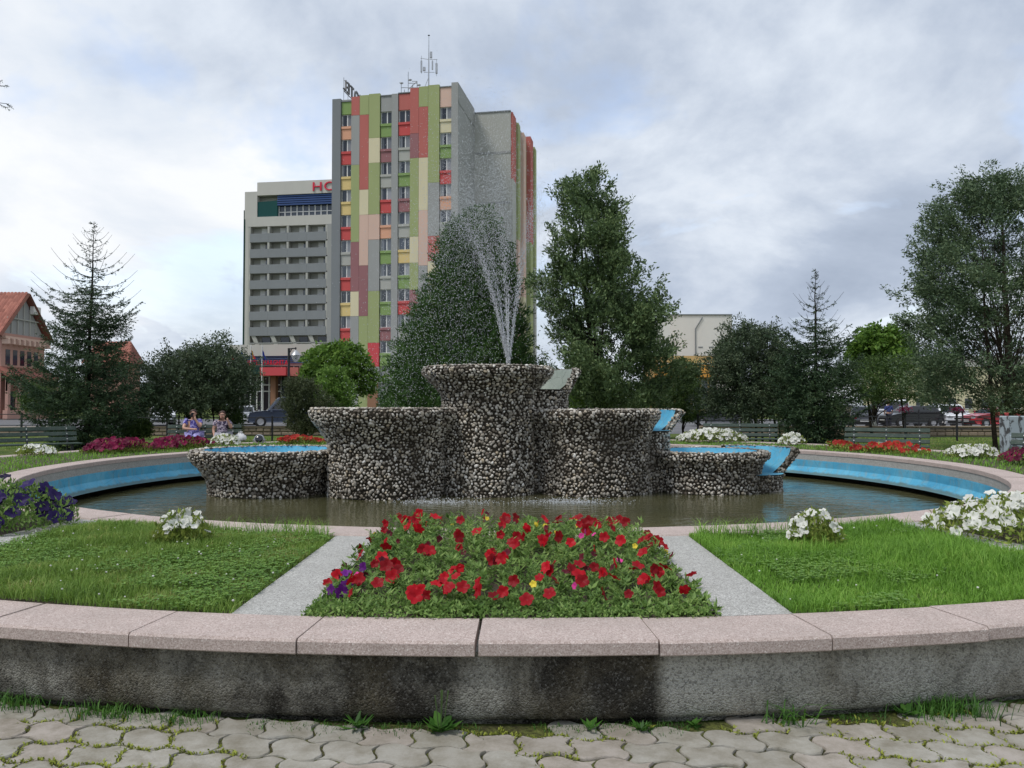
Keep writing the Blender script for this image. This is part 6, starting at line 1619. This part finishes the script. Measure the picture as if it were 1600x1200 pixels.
# ------------------------------------------------------------------ cars
def car(label, x, D, rz, paint, L_=4.1, W=1.72, H_=1.48, style='hatch', group='parked cars behind the park'):
    p = P(x, 600, D); t = empty('parked_car', (p.x, D, .012), rz, label, 'car', group)
    hl, hw = L_ / 2, W / 2
    if style == 'suv': side = [(-hl, .45), (-hl, 1.0), (-hl + .10, 1.12), (hl - 1.05, 1.12), (hl - .12, 1.0), (hl, .78), (hl, .42), (hl - .1, .32), (-hl + .1, .32)]; cab = [(-hl + .12, 1.10), (-hl + .22, H_ - .08), (-hl + .5, H_), (.1, H_), (.35, H_ - .06), (hl - 1.2, 1.10)]
    elif style == 'sedan': side = [(-hl, .42), (-hl + .02, .92), (-hl + .15, .98), (hl - 1.2, .95), (hl - .15, .80), (hl, .62), (hl, .38), (hl - .1, .26), (-hl + .1, .26)]; cab = [(-hl + .6, .95), (-hl + 1.2, H_ - .04), (-.3, H_), (.25, H_ - .05), (hl - 1.25, .93)]
    else: side = [(-hl, .42), (-hl + .02, .90), (-hl + .1, .98), (hl - .95, .98), (hl - .15, .84), (hl, .64), (hl, .38), (hl - .1, .26), (-hl + .1, .26)]; cab = [(-hl + .1, .96), (-hl + .45, H_ - .08), (-hl + .75, H_), (.1, H_), (.4, H_ - .07), (hl - 1.05, .95)]
    # body: bulged sides
    m = MB(); n = len(side); ys = [(-hw + .07, .97), (-hw, 1.0), (hw, 1.0), (hw - .07, .97)]; V = []
    zc = .65
    for y, k in ((-hw + .10, .93), (-hw, 1.0), (hw, 1.0), (hw - .10, .93)): V += [(a * (.985 if k < 1 else 1), y, zc + (b - zc) * k) for a, b in side]
    F_ = [tuple(range(n)), tuple(range(3 * n, 4 * n))[::-1]]
    for q in range(3): F_ += [(q * n + i, (q + 1) * n + i, (q + 1) * n + (i + 1) % n, q * n + (i + 1) % n) for i in range(n)]
    m.add(V, F_); body = m.build('body', M[paint], t)
    bv = body.modifiers.new('bevel', 'BEVEL'); bv.width = .06; bv.segments = 2; bv.limit_method = 'ANGLE'; bv.angle_limit = R(25)
    # cabin: tapered roof
    m = MB(); n = len(cab); tw = .15
    yy = lambda z: hw - .06 - tw * (z - .95) / (H_ - .95)
    V = [(a, -yy(b), b) for a, b in cab] + [(a, yy(b), b) for a, b in cab]
    m.add(V, [tuple(range(n))[::-1], tuple(range(n, 2 * n))] + [(i, (i + 1) % n, (i + 1) % n + n, i + n) for i in range(n)]); cabin = m.build('cabin', M[paint], t); bv = cabin.modifiers.new('bevel', 'BEVEL'); bv.width = .05; bv.segments = 2
    zi = .98; g = .09
    # glass: side windows inset outlines, windscreen and rear window
    cz = sum(b for a, b in cab) / n; cxm = sum(a for a, b in cab) / n
    ins = [(cxm + (a - cxm) * .86, max(zi + .04, cz + (b - cz) * .78)) for a, b in cab]
    for s_ in (-1, 1):
        split = cxm - .05
        V = [(a, s_ * (yy(b) + .006), b) for a, b in ins]; f = tuple(range(n)); MB().add(V, [f if s_ > 0 else f[::-1]]).build('side_window', M['carglass'], t); MB().box(split - .03, split + .03, s_ * (yy(1.2)) - .012, s_ * yy(1.2) + .02, zi, H_ - .12).build('pillar', M[paint], t)
    for (a0, b0), (a1, b1), nm, off in ((cab[-2], cab[-1], 'windscreen', 1), (cab[0], cab[1], 'rear_window', -1)):
        nx, nz = (b1 - b0) * (-1 if off < 0 else -1), (a1 - a0); ln = math.hypot(nx, nz); nx, nz = abs(nx) / ln * off * .012, abs(nz) / ln * .012
        q = lambda f: (a0 + (a1 - a0) * f, b0 + (b1 - b0) * f); (xa, za), (xb, zb) = q(.08), q(.94)
        V = [(xa + nx, -yy(za) + .09, za + nz), (xa + nx, yy(za) - .09, za + nz), (xb + nx, yy(zb) - .07, zb + nz), (xb + nx, -yy(zb) + .07, zb + nz)]; MB().add(V, [(0, 1, 2, 3)]).build(nm, M['carglass'], t)
    wr = .31 if style != 'suv' else .37
    for sx in (-1, 1):
        for sy in (-1, 1):
            w = empty('wheel', (sx * (hl - .78), sy * (hw - .10), wr)); w.parent = t; w.rotation_euler.x = math.pi / 2
            MB().lathe([(wr * .62, -.11), (wr * .95, -.11), (wr, -.07), (wr, .07), (wr * .95, .11), (wr * .62, .11)], 20).build('tyre', M['rubber'], w, True)
            r_ = MB().lathe([(.001, .10), (wr * .2, .105), (wr * .24, .085), (wr * .55, .09), (wr * .64, .105), (wr * .64, -.105), (wr * .55, -.09), (wr * .2, -.105), (.001, -.10)], 16)
            r_.build('rim', M['rim'], w, True)
        MB().bbox(sx * hl - .09, sx * hl + .03 if sx > 0 else sx * hl + .09, -hw + .12, hw - .12, .30, .46, .02).build('bumper', M['rubber'], t) if sx > 0 else MB().bbox(-hl - .03, -hl + .09, -hw + .12, hw - .12, .30, .46, .02).build('bumper', M['rubber'], t)
        for sy in (-1, 1):
            zl = .68 if style != 'suv' else .82
            x0, x1 = (hl - .16, hl + .012) if sx > 0 else (-hl - .012, -hl + .16)
            MB().bbox(x0, x1, sy * (hw - .28) - .16, sy * (hw - .28) + .16, zl - .07, zl + .07, .025).build('headlight' if sx > 0 else 'tail_light', M['lamp_clear' if sx > 0 else 'lamp_red'], t)
        MB().box(sx * hl + (.03 if sx > 0 else -.045), sx * hl + (.045 if sx > 0 else -.03), -.26, .26, .42, .53).build('number_plate', M['whitepaint'], t)
    MB().bbox(hl - .04, hl + .02, -.4, .4, .55, .64, .01).build('grille', M['rubber'], t)
    for sy in (-1, 1): MB().bbox(cab[-1][0] - .35, cab[-1][0] - .2, sy * (hw + .06) - .07, sy * (hw + .06) + .07, .98, 1.12, .03).build('mirror', M[paint], t)
    return t


car('dark slate-blue off-road car parked in front of the hotel', 443, 54, math.pi + .35, 'car_blue', 4.6, 1.9, 2.05, 'suv')
car('silver car half hidden between the shrub and the slate-blue car', 384, 60, math.pi * .5 + .25, 'car_silver', 4.2, 1.74, 1.45, 'hatch')
car('white car glimpsed under the shrub left of the seated women', 252, 58, -math.pi * .5 + .5, 'car_white', 4.2, 1.74, 1.45, 'hatch')
car('grey car with red tail lights parked right of the spruce', 1341, 53, math.pi * .5 - .25, 'car_dark', 4.2, 1.74, 1.46, 'hatch')
car('black hatchback parked left of the white car', 1420, 53, math.pi + .15, 'car_black', 3.9, 1.7, 1.45, 'hatch')
car('white hatchback facing the fence at the right', 1480, 54, -math.pi * .5 - .12, 'car_white', 4.0, 1.86, 1.56, 'hatch')
car('low red car parked at the far right behind the fence', 1548, 52, math.pi + .22, 'car_red', 3.9, 1.68, 1.30, 'sedan')
car('dark car glimpsed under the right dark shrub', 1124, 56, math.pi - .1, 'car_dark', 4.2, 1.74, 1.46, 'hatch')
car('white van-like car glimpsed behind the whitewashed tree trunk', 1382, 60, math.pi * .5, 'car_white', 4.6, 1.9, 1.9, 'suv')


# ------------------------------------------------------------------ street lamp, small lights
def lamp():
    D = 46.0; p = P(451, 600, D); zt = Zat(544, D); t = empty('street_lamp', (p.x, D, 0), 0, 'black street lamp with clear lantern hanging from a side arm', 'street lamp')
    MB().tube([(0, 0, 0), (0, 0, .9), (0, 0, .95), (0, 0, zt)], [.10, .09, .075, .07], 8).build('pole', M['black'], t)
    ax = (463 - 451) / FPX * D; MB().tube([(0, 0, zt - .05), (ax * .5, 0, zt - .02), (ax, 0, zt)], .035, 6).tube([(0, 0, zt - .35), (ax * .35, 0, zt - .07)], .03, 6).tube([(ax - .05, 0, zt + .06), (ax - .05, 0, zt - .15)], .03, 6).build('arm', M['black'], t)
    MB().lathe([(.03, zt - .10), (.10, zt - .16), (.22, zt - .30), (.29, zt - .40), (.31, zt - .44)], 12).build('hood', M['steel'], t, True, (ax - .05, 0, 0))
    lt = NT('lantern_glass'); lt.base((.75, .78, .78)); lt.rough(.1); lt.b.inputs['Transmission Weight'].default_value = .8
    g = MB().lathe([(.29, zt - .44), (.22, zt - .62), (.10, zt - .80), (.001, zt - .82)], 12).build('lantern', lt.m, t, True, (ax - .05, 0, 0))
    MB().lathe([(.315, zt - .43), (.315, zt - .46)], 12).build('lantern_ring', M['black'], t, False, (ax - .05, 0, 0))


lamp()


def small_lights():
    p = P(405, 690, 22.6); t = empty('floodlight', (p.x, 22.6, ZTOP - .05), 0, 'round silver floodlight lying in the ring bed left of the orange flowers', 'floodlight'); c = (0, 0, .14)
    m = MB().lathe([(.001, .04), (.10, .05), (.13, .02), (.15, 0), (.15, -.03), (.12, -.04), (.06, -.12), (.001, -.13)], 18).build('housing', M['steel'], t, True, c); m.rotation_euler = (R(70), 0, R(10))
    m = MB().lathe([(.001, .056), (.11, .062), (.115, .05)], 18).build('lens', M['carglass'], t, True, c); m.rotation_euler = (R(70), 0, R(10))
    MB().tube([(-.17, 0, 0), (-.17, 0, .14), (-.15, 0, .14)], .012, 5).tube([(.17, 0, 0), (.17, 0, .14), (.15, 0, .14)], .012, 5).build('yoke', M['steel'], t)
    p = P(1349, 708, 20.2); t = empty('floodlight', (p.x, 19.4, ZTOP - .04), .3, 'small dark grey box floodlight by the pool rim before the right bench', 'floodlight')
    MB().bbox(-.13, .13, -.07, .07, .04, .20, .02).build('housing', M['f_grey2'], t); MB().bbox(-.11, .11, -.078, -.069, .06, .18, .003).build('lens', M['carglass'], t); MB().bbox(-.03, .03, -.03, .03, 0, .05, .005).build('foot', M['black'], t)


small_lights()


# ------------------------------------------------------------------ people
def skin_body(name, joints, edges, rad, mat, parent, root, levels=2):
    names = list(joints); me = bpy.data.meshes.new(name); me.from_pydata([joints[k] for k in names], [(names.index(a), names.index(b)) for a, b in edges], []); me.materials.append(mat)
    o = link(name, me, parent); sk = o.modifiers.new('skin', 'SKIN'); sk.use_smooth_shade = True; sk.branch_smoothing = .6
    for i, k in enumerate(names):
        sv = me.skin_vertices[0].data[i]; r_ = rad[k]; sv.radius = r_ if isinstance(r_, tuple) else (r_, r_); sv.use_root = (k == root)
    ss = o.modifiers.new('smooth', 'SUBSURF'); ss.levels = levels; ss.render_levels = levels
    return o


def hand(J, E, Rd, w, prefix, direction, side):
    """palm and five fingers hung on wrist w"""
    wv = Vector(J[w]); d = Vector(direction).normalized(); s_ = Vector(side).normalized(); nrm = d.cross(s_)
    J[prefix + 'palm'] = tuple(wv + d * .07); E.append((w, prefix + 'palm')); Rd[prefix + 'palm'] = (.034, .020)
    for i, (off, ln) in enumerate(((-.027, .062), (-.009, .072), (.009, .068), (.027, .052))):
        a = wv + d * .085 + s_ * off; J[prefix + 'f%da' % i] = tuple(a); J[prefix + 'f%db' % i] = tuple(a + d * ln * .55 + nrm * .008); J[prefix + 'f%dc' % i] = tuple(a + d * ln * .85 + nrm * .03)
        E += [(prefix + 'f%da' % i, prefix + 'f%db' % i), (prefix + 'f%db' % i, prefix + 'f%dc' % i)]
        for q in 'abc': Rd[prefix + 'f%d%s' % (i, q)] = .0095
    a = wv + d * .03 - s_ * .025; J[prefix + 't0'] = tuple(a); J[prefix + 't1'] = tuple(a + d * .03 - s_ * .03 + nrm * .01); J[prefix + 't2'] = tuple(a + d * .055 - s_ * .036 + nrm * .025); E += [(prefix + 't0', prefix + 't1'), (prefix + 't1', prefix + 't2')]
    for q in '012': Rd[prefix + 't' + q] = .0105


def seated(label, loc, rz, top, skirt, armL, armR, glasses=False, scale=1.0, sleeves=None):
    """seated woman facing -y; armL / armR: elbow, wrist, hand direction (x>0 is the viewer's right)"""
    t = empty('person', loc, rz, label, 'person'); t.scale = (scale,) * 3
    J = dict(pelvis=(0, 0, .53), waist=(0, .0, .70), chest=(0, .02, .90), neck=(0, .01, 1.045), jaw=(0, -.015, 1.115), head=(0, -.012, 1.185), crown=(0, .0, 1.245))
    Rd = dict(pelvis=(.19, .15), waist=(.165, .135), chest=(.165, .125), neck=.055, jaw=(.066, .075), head=(.082, .092), crown=(.062, .072))
    E = [('pelvis', 'waist'), ('waist', 'chest'), ('chest', 'neck'), ('neck', 'jaw'), ('jaw', 'head'), ('head', 'crown')]
    for s_, nm, arm in ((-1, 'l', armL), (1, 'r', armR)):
        J[nm + 'hip'] = (s_ * .10, -.06, .52); J[nm + 'knee'] = (s_ * .11, -.43, .50); J[nm + 'ankle'] = (s_ * .12, -.46, .10); J[nm + 'toe'] = (s_ * .13, -.62, .045); E += [('pelvis', nm + 'hip'), (nm + 'hip', nm + 'knee'), (nm + 'knee', nm + 'ankle'), (nm + 'ankle', nm + 'toe')]
        Rd.update({nm + 'hip': .105, nm + 'knee': .068, nm + 'ankle': .042, nm + 'toe': .032})
        J[nm + 'sh'] = (s_ * .185, .02, .985); J[nm + 'el'] = arm[0]; J[nm + 'wr'] = arm[1]; E += [('chest', nm + 'sh'), (nm + 'sh', nm + 'el'), (nm + 'el', nm + 'wr')]; Rd.update({nm + 'sh': .062, nm + 'el': .045, nm + 'wr': .029})
        hand(J, E, Rd, nm + 'wr', nm, arm[2], arm[3])
    skin_body('body', J, E, Rd, M['skin'], t, 'pelvis')
    # clothing: top with short sleeves, skirt over the thighs
    g = .018; Jt = {k: J[k] for k in ('pelvis', 'waist', 'chest')}; Jt['collar'] = (0, .012, .985)
    Et = [('pelvis', 'waist'), ('waist', 'chest'), ('chest', 'collar')]; Rt = dict(pelvis=(.21, .17), waist=(.185, .155), chest=(.185, .145), collar=(.10, .085))
    for nm in 'lr':
        Jt[nm + 'sh'] = J[nm + 'sh']; a, b = Vector(J[nm + 'sh']), Vector(J[nm + 'el']); Jt[nm + 'cuff'] = tuple(a.lerp(b, .58)); Et += [('chest', nm + 'sh'), (nm + 'sh', nm + 'cuff')]; Rt.update({nm + 'sh': .080, nm + 'cuff': .072})
    skin_body('blouse', Jt, Et, Rt, M[top], t, 'pelvis')
    Js = dict(pelvis=(0, 0, .54)); Es = []; Rs = dict(pelvis=(.215, .165))
    for s_, nm in ((-1, 'l'), (1, 'r')):
        Js[nm + 'hip'] = (s_ * .10, -.10, .53); Js[nm + 'knee'] = (s_ * .105, -.45, .505); Js[nm + 'hem'] = (s_ * .115, -.49, .28); Es += [('pelvis', nm + 'hip'), (nm + 'hip', nm + 'knee'), (nm + 'knee', nm + 'hem')]; Rs.update({nm + 'hip': .135, nm + 'knee': .105, nm + 'hem': .095})
    skin_body('skirt', Js, Es, Rs, M[skirt], t, 'pelvis')
    # hair: cap over crown and back of the head
    h = MB(); n = 14
    for i in range(7):
        for k in range(n):
            th = i / 6 * 1.85; ph = 2 * math.pi * k / n; front = max(0, -math.sin(ph)); th2 = th * (1 - .52 * front); rr = 1.12 + .05 * math.sin(ph * 5 + i)
            h.v.append((.088 * rr * math.sin(th2) * math.cos(ph), .018 + .100 * rr * math.sin(th2) * math.sin(ph), 1.195 + .092 * rr * math.cos(th2)))
    for i in range(6):
        for k in range(n): h.f.append((i * n + k, i * n + (k + 1) % n, (i + 1) * n + (k + 1) % n, (i + 1) * n + k)); h.mi.append(0)
    h.build('hair', M['hair'], t, True)
    f = MB(); f.add([(-.012, -.098, 1.16), (.012, -.098, 1.16), (0, -.122, 1.152), (0, -.098, 1.195)], [(0, 1, 2), (0, 2, 3), (2, 1, 3)]); f.build('nose', M['skin'], t)
    for sx in (-1, 1):
        MB().lathe([(.001, .008), (.011, .004), (.012, 0)], 8).build('eye', M['darkcloth'], t, True, (sx * .032, -.092, 1.193)).rotation_euler.x = math.pi / 2
        MB().bbox(sx * .085 - .008, sx * .085 + .008, -.02, .015, 1.15, 1.20, .005).build('ear', M['skin'], t)
    MB().bbox(-.026, .026, -.094, -.086, 1.118, 1.128, .003).build('mouth', M['lamp_red'], t)
    if glasses: MB().tube([(-.08, -.06, 1.195), (-.055, -.104, 1.195), (-.03, -.108, 1.185), (0, -.106, 1.198), (.03, -.108, 1.185), (.055, -.104, 1.195), (.08, -.06, 1.195)], .004, 4).build('glasses', M['black'], t)
    for s_, nm in ((-1, 'l'), (1, 'r')): MB().bbox(s_ * .13 - .045, s_ * .13 + .045, -.68, -.42, -.0, .075, .02).build('shoe', M['shoe'], t)
    return t


wbl = Vector(WB.location); cs, sn = math.cos(WBR), math.sin(WBR)
def on_bench(dx, dy=-.22): return (wbl.x + dx * cs - dy * sn, wbl.y + dx * sn + dy * cs, wbl.z - .0)
def bench_dx(x): return (P(x, 600, wbl.y).x - wbl.x)
WS = 1.06
seated('seated woman in blue floral dress holding a phone before her face', on_bench(bench_dx(305)), WBR, 'dress', 'skirt', ((-.24, -.20, .76), (.06, -.27, .74), (1, -.05, .0), (0, 0, 1)), ((.20, -.20, .80), (.07, -.23, 1.03), (-.15, .25, .9), (1, 0, 0)), False, WS)
seated('seated woman in dark patterned blouse and glasses on the bench', on_bench(bench_dx(347)), WBR, 'blouse', 'greycloth', ((-.24, -.0, .72), (-.20, -.15, .53), (-.05, -.3, -.6), (1, 0, 0)), ((.26, -.14, .78), (.16, -.20, 1.02), (-.2, .05, 1), (1, 0, 0)), True, WS * .97)
q = on_bench(bench_dx(305)); ph = MB().bbox(-.038, .038, -.006, .006, -.07, .07, .004).build('phone', M['black'], None, False, (q[0] + .045, q[1] - .215, 1.145 * WS), WBR); ph.rotation_euler = (.1, .35, WBR); tag(ph, 'black phone held up by the woman in blue', 'phone')
q = on_bench(bench_dx(374), -.25)
def bag():
    m = MB(); n = 16; V = []
    for i, (r_, z_) in enumerate(((.15, 0), (.18, .05), (.16, .12), (.10, .19), (.03, .24), (.06, .27))):
        for k in range(n): a = 2 * math.pi * k / n; rr = r_ * (1 + .12 * math.sin(k * 3.1 + i)); V.append((rr * math.cos(a), rr * .6 * math.sin(a), z_ + .03 * math.sin(k * 2.3 + i)))
    m.add(V, [(i * n + k, i * n + (k + 1) % n, (i + 1) * n + (k + 1) % n, (i + 1) * n + k) for i in range(5) for k in range(n)] + [tuple(range(n))[::-1]]); tag(m.build('shopping_bag', M['plastic_white'], None, True, (q[0], q[1], .42)), 'crumpled white plastic bag on the bench beside the women', 'bag')
bag()


def standing(label, x, D, rz):
    p = P(x, 600, D); t = empty('person', (p.x, D, .012), rz, label, 'person')
    J = dict(pelvis=(0, 0, .95), waist=(0, 0, 1.12), chest=(0, 0, 1.36), neck=(0, 0, 1.52), head=(0, -.02, 1.62), crown=(0, -.01, 1.70)); Rd = dict(pelvis=(.16, .12), waist=(.15, .11), chest=(.18, .12), neck=.055, head=(.078, .09), crown=(.06, .07)); E = [('pelvis', 'waist'), ('waist', 'chest'), ('chest', 'neck'), ('neck', 'head'), ('head', 'crown')]
    for s_, nm in ((-1, 'l'), (1, 'r')):
        J.update({nm + 'hip': (s_ * .09, 0, .88), nm + 'kn': (s_ * .10, -.02, .48), nm + 'an': (s_ * .10, 0, .09), nm + 'to': (s_ * .12, -.15, .04), nm + 'sh': (s_ * .19, 0, 1.43), nm + 'el': (s_ * .25, .02, 1.14), nm + 'wr': (s_ * .24, -.10, .92)}); Rd.update({nm + 'hip': .085, nm + 'kn': .058, nm + 'an': .04, nm + 'to': .035, nm + 'sh': .06, nm + 'el': .043, nm + 'wr': .03})
        E += [('pelvis', nm + 'hip'), (nm + 'hip', nm + 'kn'), (nm + 'kn', nm + 'an'), (nm + 'an', nm + 'to'), ('chest', nm + 'sh'), (nm + 'sh', nm + 'el'), (nm + 'el', nm + 'wr')]; hand(J, E, Rd, nm + 'wr', nm, (0, -.1, -1), (0, 1, 0))
    skin_body('body', J, E, Rd, M['skin'], t, 'pelvis', 1)
    skin_body('shirt', dict(pelvis=J['pelvis'], waist=J['waist'], chest=J['chest'], col=(0, 0, 1.46), ls=J['lsh'], rs=J['rsh'], le=J['lel'], re=J['rel']), [('pelvis', 'waist'), ('waist', 'chest'), ('chest', 'col'), ('chest', 'ls'), ('chest', 'rs'), ('ls', 'le'), ('rs', 're')], dict(pelvis=(.18, .14), waist=(.17, .13), chest=(.195, .14), col=(.09, .08), ls=.075, rs=.075, le=.06, re=.06), M['bluecloth'], t, 'pelvis', 1)
    skin_body('trousers', dict(pelvis=J['pelvis'], a=J['lhip'], b=J['lkn'], c=J['lan'], d=J['rhip'], e=J['rkn'], f=J['ran']), [('pelvis', 'a'), ('a', 'b'), ('b', 'c'), ('pelvis', 'd'), ('d', 'e'), ('e', 'f')], dict(pelvis=(.17, .13), a=.10, b=.08, c=.07, d=.10, e=.08, f=.07), M['darkcloth'], t, 'pelvis', 1)
    MB().lathe([(.001, 1.79), (.07, 1.77), (.095, 1.70), (.09, 1.62), (.06, 1.58)], 12).build('hair', M['hair'], t, True, (0, .012, 0))


standing('standing person in blue shirt beside the parked black car', 1388, 50.5, math.pi)
